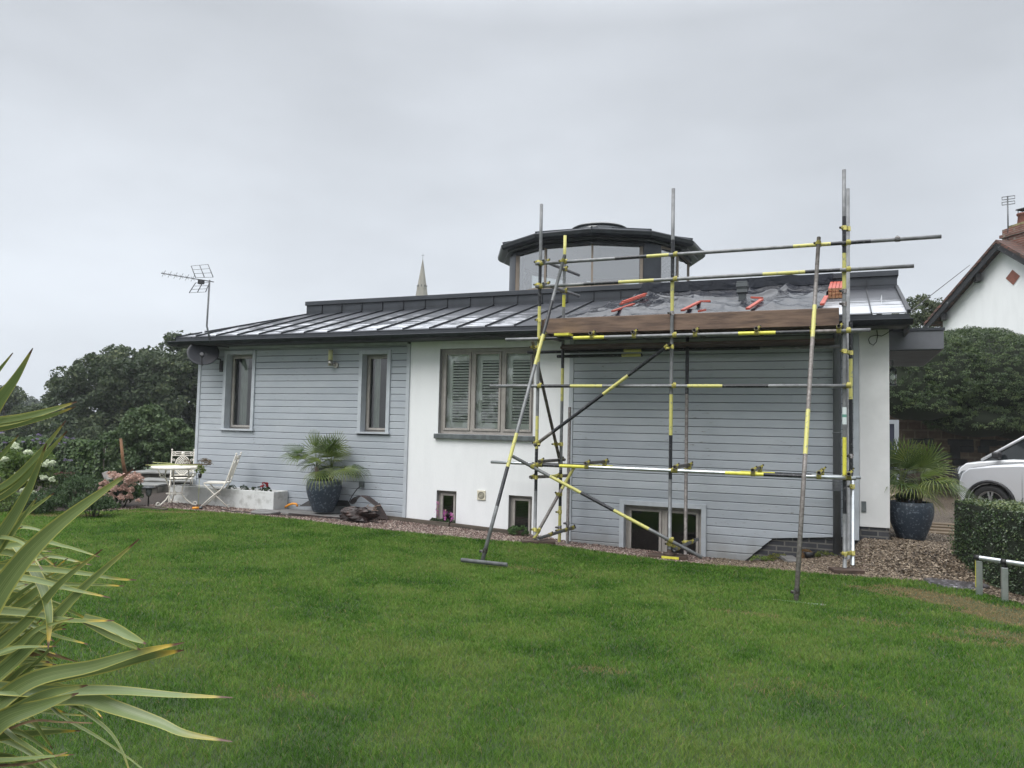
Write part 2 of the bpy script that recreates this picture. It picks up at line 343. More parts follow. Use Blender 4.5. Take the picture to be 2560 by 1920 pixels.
def gravmat(name,cols,scale):
    m=bpy.data.materials.new(name); m.use_nodes=True; t=m.node_tree; b=t.nodes['Principled BSDF']; b.inputs['Roughness'].default_value=.6
    c=t.nodes.new('ShaderNodeTexCoord'); v=t.nodes.new('ShaderNodeTexVoronoi'); v.inputs['Scale'].default_value=scale; t.links.new(c.outputs['Object'],v.inputs['Vector'])
    sp=t.nodes.new('ShaderNodeSeparateColor'); t.links.new(v.outputs['Color'],sp.inputs[0])
    r=t.nodes.new('ShaderNodeValToRGB'); el=r.color_ramp.elements; el[0].color=(*cols[0],1); el[1].color=(*cols[-1],1)
    for i,cc in enumerate(cols[1:-1]): q=el.new((i+1)/(len(cols)-1)); q.color=(*cc,1)
    t.links.new(sp.outputs[0],r.inputs[0]); t.links.new(r.outputs[0],b.inputs['Base Color'])
    bp=t.nodes.new('ShaderNodeBump'); bp.inputs['Strength'].default_value=1; bp.inputs['Distance'].default_value=.012; bp.invert=True
    t.links.new(v.outputs['Distance'],bp.inputs['Height']); t.links.new(bp.outputs[0],b.inputs['Normal']); return m
PINK=[(.04,.025,.022),(.105,.062,.052),(.18,.115,.094),(.26,.195,.165),(.45,.39,.34)]
TAN=[(.03,.022,.016),(.075,.054,.036),(.13,.095,.064),(.185,.142,.098),(.34,.28,.21)]
MPINKG=gravmat('pink_gravel_bed',[tuple(c*.7 for c in q) for q in PINK],70); MTANG=gravmat('tan_gravel_bed',[tuple(c*.7 for c in q) for q in TAN],60)
# coarse ground to the horizon, fine near
gx=np.concatenate([[-900,-400,-200,-120,-70,-45],np.arange(-32,12.1,1.0),[18,30,60,120,300,900]])
gy=np.concatenate([[-60,-25,-10],np.arange(-4,40.1,1.0),[50,80,140,250,450,900]])
tag(grid('ground',gx,gy,lambda X,Y:G(X,Y)-.3*ss(-14,-12,X)*ss(8,5,X)*ss(6,8,Y)*ss(30,26,Y),MGR,-.06),kind='structure')
xs=np.arange(-24,7.4,.2); ey=edge(xs); ts=np.linspace(0,1,40)[:,None]
tag(grid('lawn',xs,-4+(ey+4)[None]*ts,G,MLAWN,.0),kind='structure')
def strip(name,x0,x1,f0,f1,m,off,step=.15,rows=14):
    xs=np.arange(x0,x1+step/2,step); t=np.linspace(0,1,rows)[:,None]; a=f0(xs)[None]; b=f1(xs)[None]
    return tag(grid(name,xs,a+(b-a)*t,G,m,off),kind='structure')
strip('gravel_path',-11.9,-.6,lambda x:edge(x)-.02,lambda x:x*0+11.62,MPINKG,-.008)
strip('gravel_drive',-.6,9,lambda x:np.minimum(edge(x)-.02,12),lambda x:x*0+26,MTANG,-.008,rows=60)
strip('soil_bed',-24,-11.9,lambda x:edge(x)-.02,lambda x:x*0+15,MSOIL,-.004)

# loose stones
def stones(name,n,x0,x1,ylo,yhi,cols,size,mname):
    x=rng.uniform(x0,x1,n); lo=ylo(x); hi=yhi(x); y=lo+(hi-lo)*rng.random(n)
    z=G(x,y); k=hi>lo; x=x[k];y=y[k];z=z[k]; n=len(x)
    base=np.array([[1,0,0],[0,1,0],[-1,0,0],[0,-1,0],[0,0,.8],[0,0,-.8]],float)
    s=size*(.55+.9*rng.random(n)**1.5); sc=np.stack([s*rng.uniform(.8,1.3,n),s*rng.uniform(.6,1.1,n),s*rng.uniform(.45,.8,n)],1)
    A=rng.uniform(0,2*np.pi,n); tl=rng.normal(0,.35,(n,2))
    V=base[None]*sc[:,None]; V=V+rng.normal(0,.12,V.shape)*s[:,None,None]
    ca,sa=np.cos(A)[:,None],np.sin(A)[:,None]; X=V[...,0]*ca-V[...,1]*sa; Yv=V[...,0]*sa+V[...,1]*ca; Z=V[...,2]+X*tl[:,:1]+Yv*tl[:,1:]
    V=np.stack([X+x[:,None],Yv+y[:,None],Z+(z+s*.2)[:,None]],-1).reshape(-1,3)
    f=np.array([[0,1,4],[1,2,4],[2,3,4],[3,0,4],[1,0,5],[2,1,5],[3,2,5],[0,3,5]])
    F=(f[None]+6*np.arange(n)[:,None,None]).reshape(-1,3); T=np.repeat(rng.random(n),8)
    return tag(npmesh(name,V,F,tintmat(mname,cols,.5,0),tint=T),kind='stuff')
g1=stones('gravel',46000,-11.9,.3,lambda x:edge(x)+.0,lambda x:x*0+11.58,PINK,.0125,'pink_stones'); tag(g1,'pinkish brown gravel along the foot of the house wall','gravel')
def hi2(x): return np.where(x<.6,11.56,14.2)
g2=stones('gravel',78000,-1.7,3.0,lambda x:np.minimum(edge(x)+.0,11.5),hi2,TAN,.0155,'tan_stones'); tag(g2,'tan gravel around the right hand potted palm','gravel')

# grass blades
def dryf(x,y):
    d=np.zeros_like(x)
    for px,py,rx,ry,a,s in ((2330,1485,.6,.22,-.5,1.0),(2440,1512,.75,.28,-.6,1.3),(2520,1545,.5,.3,-.6,1.2),(2540,1600,.5,.25,-.4,.7),(2230,1480,.45,.16,-.4,.6),(2180,1560,.35,.16,0,.35),(2410,1610,.4,.14,0,.4),(1860,1540,.3,.12,0,.35),(1500,1675,.2,.08,.2,.4),(430,1282,.75,.16,.5,.75),(1300,1405,.9,.14,-.1,.25),(170,1290,.6,.2,.5,.6),(700,1740,.2,.1,0,.2),(1950,1760,.5,.2,.2,.15)):
        c=SZ(px,py,-.1 if px>1500 else 0); ca,sa=math.cos(a),math.sin(a); u=(x-c.x)*ca+(y-c.y)*sa; v=-(x-c.x)*sa+(y-c.y)*ca
        q=(u/rx)**2+(v/ry)**2; d=np.maximum(d,s*np.clip(1.35-q+ (vnoise(x,y,.22)-.5)*1.5,0,1))
    return d
def grass(n):
    # distance-weighted sampling in a wedge in front of the camera
    d=rng.uniform(2.0,17.5,n); th=rng.uniform(-.72,.74,n)*1.0; az=th-R_(23.3); x=np.sin(az)*d/np.cos(th); y=np.cos(az)*d/np.cos(th)
    k=(y<edge(x)-.01)&(y>1.2)&(x<4.6); x=x[k];y=y[k];d=d[k]; n=len(x)
    cl=vnoise(x,y,.10,2); big=vnoise(x,y,.8,4); big2=vnoise(x+50,y,.35,3); dry=dryf(x,y)
    h=(.013+.016*cl+.010*rng.random(n))*(.75+.6*big)*(1-.45*dry)
    wd=.00095*np.maximum(1,d/3.2)*(.7+.6*rng.random(n)); A=rng.uniform(0,2*np.pi,n)
    lean=rng.uniform(.3,1.4,n)*h; LA=rng.uniform(0,2*np.pi,n)+2*big2
    z=G(x,y); sx,sy=np.cos(A)*wd,np.sin(A)*wd; lx,ly=np.cos(LA)*lean,np.sin(LA)*lean
    b0=np.stack([x-sx,y-sy,z],1); b1=np.stack([x+sx,y+sy,z],1)
    m0=np.stack([x-sx*.8+lx*.35,y-sy*.8+ly*.35,z+h*.6],1); m1=np.stack([x+sx*.8+lx*.35,y+sy*.8+ly*.35,z+h*.6],1)
    t0=np.stack([x-sx*.15+lx,y-sy*.15+ly,z+h],1); t1=np.stack([x+sx*.15+lx,y+sy*.15+ly,z+h],1)
    V=np.stack([b0,b1,m1,m0,t1,t0],1).reshape(-1,3); i=6*np.arange(n)[:,None]
    F=np.stack([i+[0,1,2,3],i+[3,2,4,5]],1).reshape(-1,4)
    T=.32+.55*(big-.5)+.55*(big2-.5)+.18*(vnoise(x*1.0,y*.35,.5,2)-.5)+rng.normal(0,.15,n); T=np.clip(T+.08,0,.62)
    isdry=rng.random(n)<dry*.95; isdry|=rng.random(n)<.025; T=np.where(isdry,.78+.22*rng.random(n),T)
    m=tintmat('grass_blades',[(.020,.066,.005),(.042,.117,.009),(.076,.172,.018),(.130,.232,.040),(.165,.21,.055),(.25,.18,.09),(.31,.225,.12)],.62,.3,.12)
    return tag(npmesh('grass',V,F,m,tint=np.repeat(T,2)),'short green mown lawn grass with dry brown patches','grass',kind='stuff')
grass(1380000)
# ---------------------------------------------------------------- house
TS=math.tan(R_(16.9)); Y0=11.2; Z0=3.19; YU=13.75; ZU=Z0+TS*(YU-Y0)
def RZ(Y): return Z0+TS*(Y-Y0)
def RF(x,y,off=0):
    d=ray(x,y); t=(Z0+off-TS*Y0-1.6)/(d.z-TS*d.y); return CAM+d*t
house=empty('house',(-5.6,11.6,0),'single storey house clad in grey boards and white render under a dark metal roof','house')
D=11.6
def wallmesh(x0,x1,z0,z1,holes,y,depth,mb,m=0,mr=1):
    xs=sorted({x0,x1,*[h[0] for h in holes],*[h[1] for h in holes]}); zs=sorted({z0,z1,*[h[2] for h in holes],*[h[3] for h in holes]})
    xs=[v for v in xs if x0<=v<=x1]; zs=[v for v in zs if z0<=v<=z1]
    for i in range(len(xs)-1):
        for j in range(len(zs)-1):
            cx=(xs[i]+xs[i+1])/2; cz=(zs[j]+zs[j+1])/2
            if any(h[0]<cx<h[1] and h[2]<cz<h[3] for h in holes): continue
            mb.quad((xs[i],y,zs[j]),(xs[i+1],y,zs[j]),(xs[i+1],y,zs[j+1]),(xs[i],y,zs[j+1]),m)
    for h in holes:
        a,b,c,d=h[0],h[1],h[2],h[3]; e_=y+depth
        mb.quad((a,y,c),(a,e_,c),(a,e_,d),(a,y,d),mr).quad((b,e_,c),(b,y,c),(b,y,d),(b,e_,d),mr).quad((a,y,d),(a,e_,d),(b,e_,d),(b,y,d),mr).quad((a,e_,c),(a,y,c),(b,y,c),(b,e_,c),mr)
# openings
WA=(-11.04,-10.40,1.44,2.88); WB=(-7.90,-7.38,1.45,2.83); WBIG=(-6.35,-4.61,1.455,2.90)
WS1=(-6.34,-5.965,-.4,.495); WS2=(-5.01,-4.60,-.4,.485); WL=(-3.08,-1.92,-.5,.45)
mb=MB(); wallmesh(-6.93,-4.0,-.6,3.12,[WBIG,WS1,WS2],D,.13,mb); mb.build('render_wall',[MW,MREV],house)
# cladding boards: each course a bevelled board, split at the openings
def cladding(x0,x1,z0,z1,holes,cut=None):
    V=[];F=[];T=[]; P_=.12; z=z0
    while z<z1-.01:
        top=min(z+P_-.007,z1); segs=[(x0,x1)]
        for h in holes:
            if z+P_/2>h[2] and z+P_/2<h[3]:
                n=[]
                for a,b in segs:
                    if h[0]<b and h[1]>a: n+= [q for q in ((a,h[0]),(h[1],b)) if q[1]-q[0]>.02]
                    else: n.append((a,b))
                segs=n
        for a,b in segs:
            q=[]; x=a
            while x<b-.02:    # boards butt at random lengths
                e2=min(b,x+random.uniform(3.2,5.2)); e2=b if b-e2<.6 else e2; q.append((x,e2)); x=e2
            for a2,b2 in q:
                bl=b2
                if cut: bl=min(b2,cut(z)) ; br=min(b2,cut(top))
                else: br=b2
                tnt=random.random(); pr=[(z,D-.004),(z+.005,D-.012),(top-.008,D-.012),(top,D-.004)]
                o=len(V)
                for k,(zz,yy) in enumerate(pr):
                    xr=(bl if k<2 else br)-(.001 if b2<b else 0); V.append((a2,yy,zz)); V.append((xr,yy,zz))
                V.append((a2,D+.01,z)); V.append((bl,D+.01,z)); V.append((a2,D+.01,top)); V.append((br,D+.01,top))
                for k in range(3): F.append((o+2*k,o+2*k+1,o+2*k+3,o+2*k+2)); T.append(tnt)
                F.append((o+8,o+9,o+1,o)); T.append(tnt); F.append((o+6,o+7,o+11,o+10)); T.append(tnt)
                F.append((o,o+2,o+4,o+6)); T.append(tnt); F.append((o+1,o+7,o+5,o+3)); T.append(tnt)
        z+=P_
    return V,F,T
for (x0,x1,z0,z1,holes,cut) in ((-11.70,-6.99,-.16,2.98,[(WA[0]-.07,WA[1]+.07,WA[2]-.03,WA[3]+.07),(WB[0]-.07,WB[1]+.07,WB[2]-.03,WB[3]+.07)],None),
                             (-3.93,.12,-.50,2.98,[(WL[0]-.065,WL[1]+.065,-1,WL[3]+.065)],lambda z:(-1.313+(z+.252)*1.075) if z<.15 else .12)):
    V,F,T=cladding(x0,x1,z0,z1,holes,cut)
    npmesh('cladding_wall',V,F,MCLAD,house,tint=T)
    mb=MB(); wallmesh(x0,x1,-.6 if cut is None else .2,3.12,[h for h in holes],D+.012,.10,mb,0,0)
    if cut:
        mb=MB(); hh=[(WL[0]-.065,WL[1]+.065,-1,WL[3]+.065)]; wallmesh(x0,-1.35,-.6,3.12,hh,D+.012,.1,mb,0,0); wallmesh(-1.35,x1,.18,3.12,[],D+.012,.1,mb,0,0)
    mb.build('wall_backing',MBACK,house)
# brick plinth, exposed under the cut cladding and under the pier
mb=MB(); mb.bx(-1.5,.19,D+.03,D+.2,-.7,.175).bx(.2,.55,D+.02,D+.3,-.3,.345); mb.build('brick_plinth',MPLINTH,house)
mb=MB(); mb.bx(.19,.565,D,D+.55,.347,3.12); mb.build('pier_wall',MPIER,house,bev=.006)
# corner trims
for a,b,z0,z1 in ((-11.77,-11.70,-.3,3.0),(-6.99,-6.925,-.3,3.0),(-4.0,-3.93,-.5,3.0),(.12,.188,.16,3.0)):
    MB().bx(a,b,D-.028,D+.03,z0,z1).build('corner_trim',MTRIM,house,bev=.003)
MB().bx(-11.70,-6.99,D-.022,D+.01,2.985,3.10).build('frieze_board',MTRIM,house); MB().bx(-3.93,.12,D-.022,D+.01,2.985,3.10).build('frieze_board',MTRIM,house)
MB().quad((-11.76,D+.03,-1),(-11.76,20,-1),(-11.76,20,3.4),(-11.76,D+.03,3.4)).quad((.5,D+.5,-.5),(.5,20,-.5),(.5,20,3.6),(.5,D+.5,3.6)).quad((-11.76,20,-1),(.5,20,-1),(.5,20,4.1),(-11.76,20,4.1)).build('side_wall',MW,house)
# interior shell (floors, partitions)
MB().quad((-11.7,13.6,-1),(.4,13.6,-1),(.4,13.6,3.1),(-11.7,13.6,3.1)).quad((-11.7,11.75,.95),(.4,11.75,.95),(.4,13.6,.95),(-11.7,13.6,.95)).quad((-11.7,11.72,3.08),(.4,11.72,3.08),(.4,13.6,3.08),(-11.7,13.6,3.08)).quad((-11.7,11.75,-.9),(.4,11.75,-.9),(.4,13.6,-.9),(-11.7,13.6,-.9)).quad((-7,11.75,-1),(-7,13.6,-1),(-7,13.6,3.1),(-7,11.75,3.1)).quad((-4,11.75,-1),(-4,13.6,-1),(-4,13.6,3.1),(-4,11.75,3.1)).build('interior',MDARKIN,house)
# windows
def window(x0,x1,z0,z1,lights=1,fw=.055,dep=.11,openings=None,trim=False,sill=None,mat_=MFRAME):
    y=D+dep; m=MB()
    m.bx(x0,x0+fw,y-.03,y+.04,z0,z1).bx(x1-fw,x1,y-.03,y+.04,z0,z1).bx(x0+fw,x1-fw,y-.03,y+.04,z1-fw,z1).bx(x0+fw,x1-fw,y-.03,y+.04,z0,z0+fw)
    f=m.build('window',mat_,house,bev=.004)
    n=lights; w_=(x1-x0-2*fw-(n-1)*.045)/n; sashes=[]
    for k in range(n):
        a=x0+fw+k*(w_+.045); b=a+w_
        if k: MB().bx(a-.045,a,y-.03,y+.04,z0+fw,z1-fw).build('mullion',mat_,f,bev=.003)
        s=.042; q=MB(); o=.048
        q.bx(a+.003,a+s,y-o,y,z0+fw+.003,z1-fw-.003).bx(b-s,b-.003,y-o,y,z0+fw+.003,z1-fw-.003).bx(a+s,b-s,y-o,y,z1-fw-s,z1-fw-.003).bx(a+s,b-s,y-o,y,z0+fw+.003,z0+fw+s)
        q.build('sash',mat_,f,bev=.004)
        MB().quad((a+s-.004,y-.02,z0+fw+s-.004),(b-s+.004,y-.02,z0+fw+s-.004),(b-s+.004,y-.02,z1-fw-s+.004),(a+s-.004,y-.02,z1-fw-s+.004)).build('pane',MGLASS,f)
        sashes.append((a+s,b-s,z0+fw+s,z1-fw-s))
    if sill: MB().bx(x0-sill[0],x1+sill[0],D-sill[1],D+.10,z0-sill[2],z0).build('sill',sill[3],f,bev=.004)
    if trim:
        t=.07; q=MB(); q.bx(x0-t,x0-.0,D-.04,D+.125,z0,z1+t).bx(x1,x1+t,D-.04,D+.125,z0,z1+t).bx(x0,x1,D-.04,D+.125,z1,z1+t); q.build('window_trim',MTRIM,f,bev=.003)
    return f,sashes,y
def curtain(f,x0,x1,z0,z1,y,waves=7,amp=.02):
    xs=np.linspace(x0,x1,waves*6); V=[];
    for z in (z0,z1): V+= [(x,y+amp*math.sin((x-x0)/(x1-x0)*waves*2*math.pi),z) for x in xs]
    n=len(xs); F=[(i,i+1,n+i+1,n+i) for i in range(n-1)]; npmesh('curtain',V,F,MCURT,f,smooth=True)
f,sa,y=window(*WA,fw=.028,dep=.16,trim=True,sill=(.09,.06,.035,MTRIM)); curtain(f,WA[0]+.06,WA[0]+.24,WA[2],WA[3],y+.15); MB().beam((WA[0]+.3,y+.5,2.2),(WA[1]+.3,y+.5,2.2),.3,.9,0).build('picture_frame',MCURT,f)
f,sa,y=window(*WB,fw=.028,dep=.16,trim=True,sill=(.09,.06,.035,MTRIM)); curtain(f,WB[0]+.06,WB[0]+.19,WB[2],WB[3],y+.12,4)
m=MB(); m.lathe([(.045,0),(.06,.13),(.055,.13),(.05,.12)],(-7.47,y+.16,WB[2]+.03),12,0,cap=True); m.build('window_sill_pot',MCURT,f)
V,F,T=cloud([(-7.5,y+.17,WB[2]+.25,.1,.05,.1)],10,.05,22,.05); npmesh('house_plant',V,F,tintmat('dark_leaf',[(.02,.04,.015),(.05,.08,.03)]),f,tint=T)
# big three light window with plantation shutters
f,sa,y=window(*WBIG,lights=3,sill=None)
MB().bx(WBIG[0]-.05,WBIG[1]+.05,D-.06,D+.1,WBIG[2]-.085,WBIG[2]-.002).build('sill',MSILL,f,bev=.008)
for k,(a,b,c,d) in enumerate(sa):
    m=MB(); yy=y+.055; st=.075
    m.bx(a-.03,a+st,yy,yy+.03,c-.03,d+.03).bx(b-st*.35,b+.03,yy,yy+.03,c-.03,d+.03).bx(a+st,b-st*.35,yy,yy+.03,d-.10,d+.03).bx(a+st,b-st*.35,yy,yy+.03,c-.03,c+.10)
    z=c+.13; 
    while z<d-.12:
        m.beam((a+st,yy+.015,z),(b-st*.35,yy+.015,z),.044,.015,0,up=(0,-.5,1)); z+=.0475
    m.build('shutter',MSHUT,f)
for wv in (WS1,WS2):
    f,sa,y=window(*wv,fw=.045); m=MB()
    a,b,c,d=sa[0]; z=c
    while z<d: m.bx(a,b,y+.03,y+.05,z,z+.0025); z+=.025
    m.build('venetian_blind',MSILL,f)
f,sa,y=window(*WL,lights=2,fw=.05,trim=True)
# roof -------------------------------------------------------------------
def roofmat():
    m=mat('standing_seam_zinc',(.048,.052,.062),.5,metal=.3,var=.1,vscale=2,bump=.06,bscale=10); t=m.node_tree
    b=t.nodes['Principled BSDF']; o=t.nodes['Material Output']; c=t.nodes.new('ShaderNodeTexCoord')
    sp=t.nodes.new('ShaderNodeSeparateXYZ'); t.links.new(c.outputs['Object'],sp.inputs[0])
    def mth(op,a,b_,c_=None):
        n=t.nodes.new('ShaderNodeMath'); n.operation=op
        for i,v in enumerate((a,b_,c_)):
            if v is None: continue
            if isinstance(v,(int,float)): n.inputs[i].default_value=v
            else: t.links.new(v,n.inputs[i])
        return n.outputs[0]
    PX=.515; u=mth('DIVIDE',mth('ADD',sp.outputs[0],10.478+.515*4),PX); pan=mth('FLOOR',u,None); fr=mth('FRACT',u,None)
    cb=t.nodes.new('ShaderNodeCombineXYZ')
    t.links.new(mth('MULTIPLY_ADD',pan,5.37,mth('MULTIPLY',fr,.55)),cb.inputs[0]); t.links.new(mth('MULTIPLY',sp.outputs[1],6.5),cb.inputs[1])
    n=t.nodes.new('ShaderNodeTexNoise'); n.inputs['Scale'].default_value=1.35; n.inputs['Detail'].default_value=3; n.inputs['Roughness'].default_value=.65; t.links.new(cb.outputs[0],n.inputs['Vector'])
    # sky reflected in wet metal, put into the colour over the lower slope
    v=mth('SUBTRACT',sp.outputs[1],11.2); prof=mth('MULTIPLY',mth('SUBTRACT',1.65,v),.10)
    rt=mth('MULTIPLY',mth('GREATER_THAN',sp.outputs[0],-.15),.12)
    side=mth('LESS_THAN',mth('MULTIPLY',mth('SUBTRACT',fr,.5),mth('SUBTRACT',fr,.5)),.16)
    val=mth('ADD',mth('ADD',n.outputs['Fac'],prof),rt)
    mk=mth('GREATER_THAN',val,.60); mk=mth('MULTIPLY',mk,side)
    lim=mth('MULTIPLY',mth('LESS_THAN',v,1.95),mth('GREATER_THAN',v,.12)); mk=mth('MULTIPLY',mk,lim)
    mid=mth('MAXIMUM',mth('LESS_THAN',sp.outputs[0],-4.9),mth('GREATER_THAN',sp.outputs[0],-.35)); mk=mth('MULTIPLY',mk,mid)
    cb2=t.nodes.new('ShaderNodeCombineXYZ'); t.links.new(mth('MULTIPLY',sp.outputs[0],.5),cb2.inputs[0]); t.links.new(mth('MULTIPLY',sp.outputs[1],14),cb2.inputs[1])
    n2=t.nodes.new('ShaderNodeTexNoise'); n2.inputs['Scale'].default_value=1.2; n2.inputs['Detail'].default_value=3; t.links.new(cb2.outputs[0],n2.inputs['Vector'])
    mr_=mth('MULTIPLY',mth('GREATER_THAN',mth('ADD',n2.outputs['Fac'],mth('MULTIPLY',mth('SUBTRACT',1.15,v),.22)),.53),mth('MULTIPLY',mth('LESS_THAN',v,1.5),mth('GREATER_THAN',v,.1)))
    rz_=mth('GREATER_THAN',sp.outputs[0],-.6); mk=mth('ADD',mth('MULTIPLY',mk,mth('SUBTRACT',1.0,rz_)),mth('MULTIPLY',mr_,rz_))
    g=t.nodes.new('ShaderNodeBsdfPrincipled'); g.inputs['Base Color'].default_value=(.60,.62,.66,1); g.inputs['Roughness'].default_value=.22; g.inputs['Specular IOR Level'].default_value=1  # pale base colour imitates bright sky mirrored in the wet pans
    mx=t.nodes.new('ShaderNodeMixShader'); t.links.new(mk,mx.inputs[0]); t.links.new(b.outputs[0],mx.inputs[1]); t.links.new(g.outputs[0],mx.inputs[2]); t.links.new(mx.outputs[0],o.inputs[0])
    return m
MROOF=roofmat()
XL0,XL1,XR=-12.02,-10.9,.80
def verge(Y): return XL0+(XL1-XL0)*(Y-Y0)/(YU-Y0)
m=MB(); m.poly([(XL0,Y0,RZ(Y0)),(XR,Y0,RZ(Y0)),(XR,YU+.02,RZ(YU+.02)),(verge(YU+.02),YU+.02,RZ(YU+.02))])
m.poly([(XL0,Y0,RZ(Y0)-.002),(verge(YU),YU,RZ(YU)-.002),(XL1-.1,20,RZ(YU)-.05),(XL0,20,3.19)]).poly([(XL0,Y0,3.05),(XL0,20,3.05),(XL0,20,3.19),(XL0,Y0,RZ(Y0)-.002)])
roof=m.build('roof',MROOF,house)
m=MB(); k=0; x=-10.478-.515*2
while x<XR-.1:
    ya=Y0+.02 if x>XL0 else Y0
    if x<XL1: yb=Y0+(x-XL0)/(XL1-XL0)*(YU-Y0)-.05; 
    else: yb=YU
    if yb-ya>.2 and not (-4.0<x<-.05): m.beam((x,ya,RZ(ya)+.014),(x,yb,RZ(yb)+.014),.012,.03)
    x+=.515
m.build('roof_seam',MZE,roof); m=MB(); m.beam((XL0+.02,Y0,RZ(Y0)+.012),(XL1+.02,YU,RZ(YU)+.012),.05,.03).beam((XR-.02,Y0,RZ(Y0)+.02),(XR-.02,YU,RZ(YU)+.02),.045,.05)
m.build('verge_trim',MZE,roof)
# upstand with vertical seams and coping
ZT=4.25
m=MB(); m.bx(XL1,XR-.01,YU,YU+.25,ZU-.1,ZT-.09); up=m.build('upstand',MZ,house)
m=MB(); m.bx(XL1-.02,XR+.01,YU-.035,YU+.3,ZT-.088,ZT); m.build('coping',MZ,up,bev=.004)
m=MB(); x=-10.478
while x<XR:
    if x>XL1+.1: m.bx(x-.006,x+.006,YU-.022,YU-.0005,ZU-.0,ZT-.09)
    x+=.515
m.bx(XL1+.01,XR-.02,YU-.006,YU-.0004,ZU+.055,ZU+.06); m.build('upstand_seam',MZE,up)
MB().bx(XL1,.5,YU+.26,20,3.85,3.9).build('flat_roof',MZ,house)
# fascia, gutter, soffit
MB().bx(XL0+.01,XR-.01,Y0+.01,Y0+.04,3.09,3.183).bx(XL0+.01,XL0+.04,Y0+.05,20,3.02,3.15).build('fascia',MZ,house)
def gutter(a,b,r=.062,name='gutter'):
    a=Vector(a);b=Vector(b);d=(b-a).normalized(); s=Vector((d.y,-d.x,0)); m=MB(); n=9; rings=[]
    for p in (a,b): rings.append(m.add([p+s*math.cos(math.pi*k/(n-1))*r+Vector((0,0,-math.sin(math.pi*k/(n-1))*r*1.25)) for k in range(n)]))
    for k in range(n-1): m.face((rings[0]+k,rings[0]+k+1,rings[1]+k+1,rings[1]+k),0,True)
    m.face([rings[0]+k for k in range(n)],0); m.face([rings[1]+k for k in range(n)][::-1],0)
    m.path([a+s*r,b+s*r],.007,8,1)
    l=(b-a).length; k=.6
    while k<l: p=a+d*k; m.beam(p+s*(r+.004)+Vector((0,0,.004)),p-s*(r),.02,.006,1); k+=1.35
    return m.build(name,[MGUT,MZ],house)
gutter((XL0-.07,Y0-.055,3.10),(XR+.02,Y0-.055,3.10)); gutter((XL0-.06,20,3.09),(XL0-.06,Y0-.02,3.09))
MB().bx(XL0+.04,XR-.02,Y0+.042,D+.0,3.03,3.06).bx(XR-.03,XR-.002,Y0+.042,14,2.98,3.14).build('soffit',MSOF,house)
# downpipe with hopper bend, socket rings and boot
m=MB(); dx=-.088; dy=D-.08
m.path([(dx,dy,-.09),(dx,dy,2.80),(dx,dy-.02,2.9),(dx,Y0-.03,3.02)],.052,16).lathe([(.058,0),(.058,.22)],(dx,dy,.82),16)
for z in (.86,.90,.94,.98,2.2,1.6): m.lathe([(.052,0),(.062,.004),(.062,.014),(.052,.018)],(dx,dy,z),16)
m.bx(dx-.08,dx+.1,dy-.06,D,-.10,-.04); m.build('downpipe',mat('grey_downpipe',(.10,.108,.118),.45,var=.08),house)
# lantern ----------------------------------------------------------------
LC=Vector((-4.946,16.18,0)); tc_=(Vector((0,0,0))-LC); tc_.z=0; tc_.normalize(); rt_=Vector((-tc_.y,tc_.x,0))
def LP(a,r,z): a=R_(a); return LC+(tc_*math.cos(a)+rt_*math.sin(a))*r+Vector((0,0,z))
ZB,ZTG,ZE=4.36,5.22,5.27
m=MB(); n=12; rw=1.95; rc=lambda r:r
for z0_,z1_,r0,r1 in ((4.0,ZB,rw,rw),):
    i=m.add([LP(-4+30*k,r0,z0_) for k in range(n)]); j=m.add([LP(-4+30*k,r1,z1_) for k in range(n)]); m.join(i,j,n,0,False)
cols=[(26,38),(-77,-62),(120,134),(-170,-156)]
for a,b in cols:
    st=5; A=[a+(b-a)*k/st for k in range(st+1)]
    o=[LP(q,rw+.03,0) for q in A]; i_=[LP(q,rw-.16,0) for q in A[::-1]]; pl=o+i_; q=len(pl)
    lo=m.add([p+Vector((0,0,4.0)) for p in pl]); hi=m.add([p+Vector((0,0,ZE)) for p in pl]); m.join(lo,hi,q,0,False)
lan=m.build('roof_lantern',MZ,house)
# lantern roof: shallow cone, gutter ring, soffit
m=MB(); R0=2.25
rg=[(1.985,ZE-.085),(1.985,ZE-.02),(2.12,ZE-.015),(2.13,ZE+.02),(R0-.02,ZE+.03),(R0+.02,ZE+.07),(R0+.03,ZE+.13),(R0-.01,ZE+.145),(R0-.02,ZE+.12),(R0-.06,ZE+.125)]
rr=[m.add([LP(-4+30*k,r,z) for k in range(n)]) for r,z in rg]
for i in range(len(rr)-1): m.join(rr[i],rr[i+1],n,0,False)
m.build('lantern_gutter',MGUT,lan)
m=MB(); rg=[(R0-.0,ZE+.15),(R0-.01,ZE+.17),(.62,5.86),(.6,5.5)]
rr=[m.add([LP(-4+30*k,r,z) for k in range(n)]) for r,z in rg]
for i in range(3): m.join(rr[i],rr[i+1],n,0,False)
for k in range(12):
    p,q=LP(-4+30*k,R0,ZE+.18),LP(-4+30*k,.62,5.87); m.beam(p,q,.03,.03)
m.build('lantern_roof',MZ,lan)
m=MB(); m.lathe([(.60,5.84),(.60,5.97),(.55,6.01),(.45,6.045),(.25,6.075),(0.01,6.08)],(LC.x,LC.y,0),32,0); m.lathe([(.605,5.93),(.625,5.94),(.625,5.965),(.6,5.98)],(LC.x,LC.y,0),32,1); m.build('skylight',[mat('skylight_dome',(.10,.11,.12),.2,coat=1),MGUT],lan)
# ceiling inside
m=MB(); rr=[m.add([LP(-4+30*k,r,z) for k in range(n)]) for r,z in ((1.82,ZE-.04),(.6,ZE+.18),(.6,5.8))]
for i in range(2): m.join(rr[i],rr[i+1],n,0,False)
MCEIL=mat('lantern_ceiling',(.85,.87,.86),.9); m.build('lantern_ceiling',MCEIL,lan)
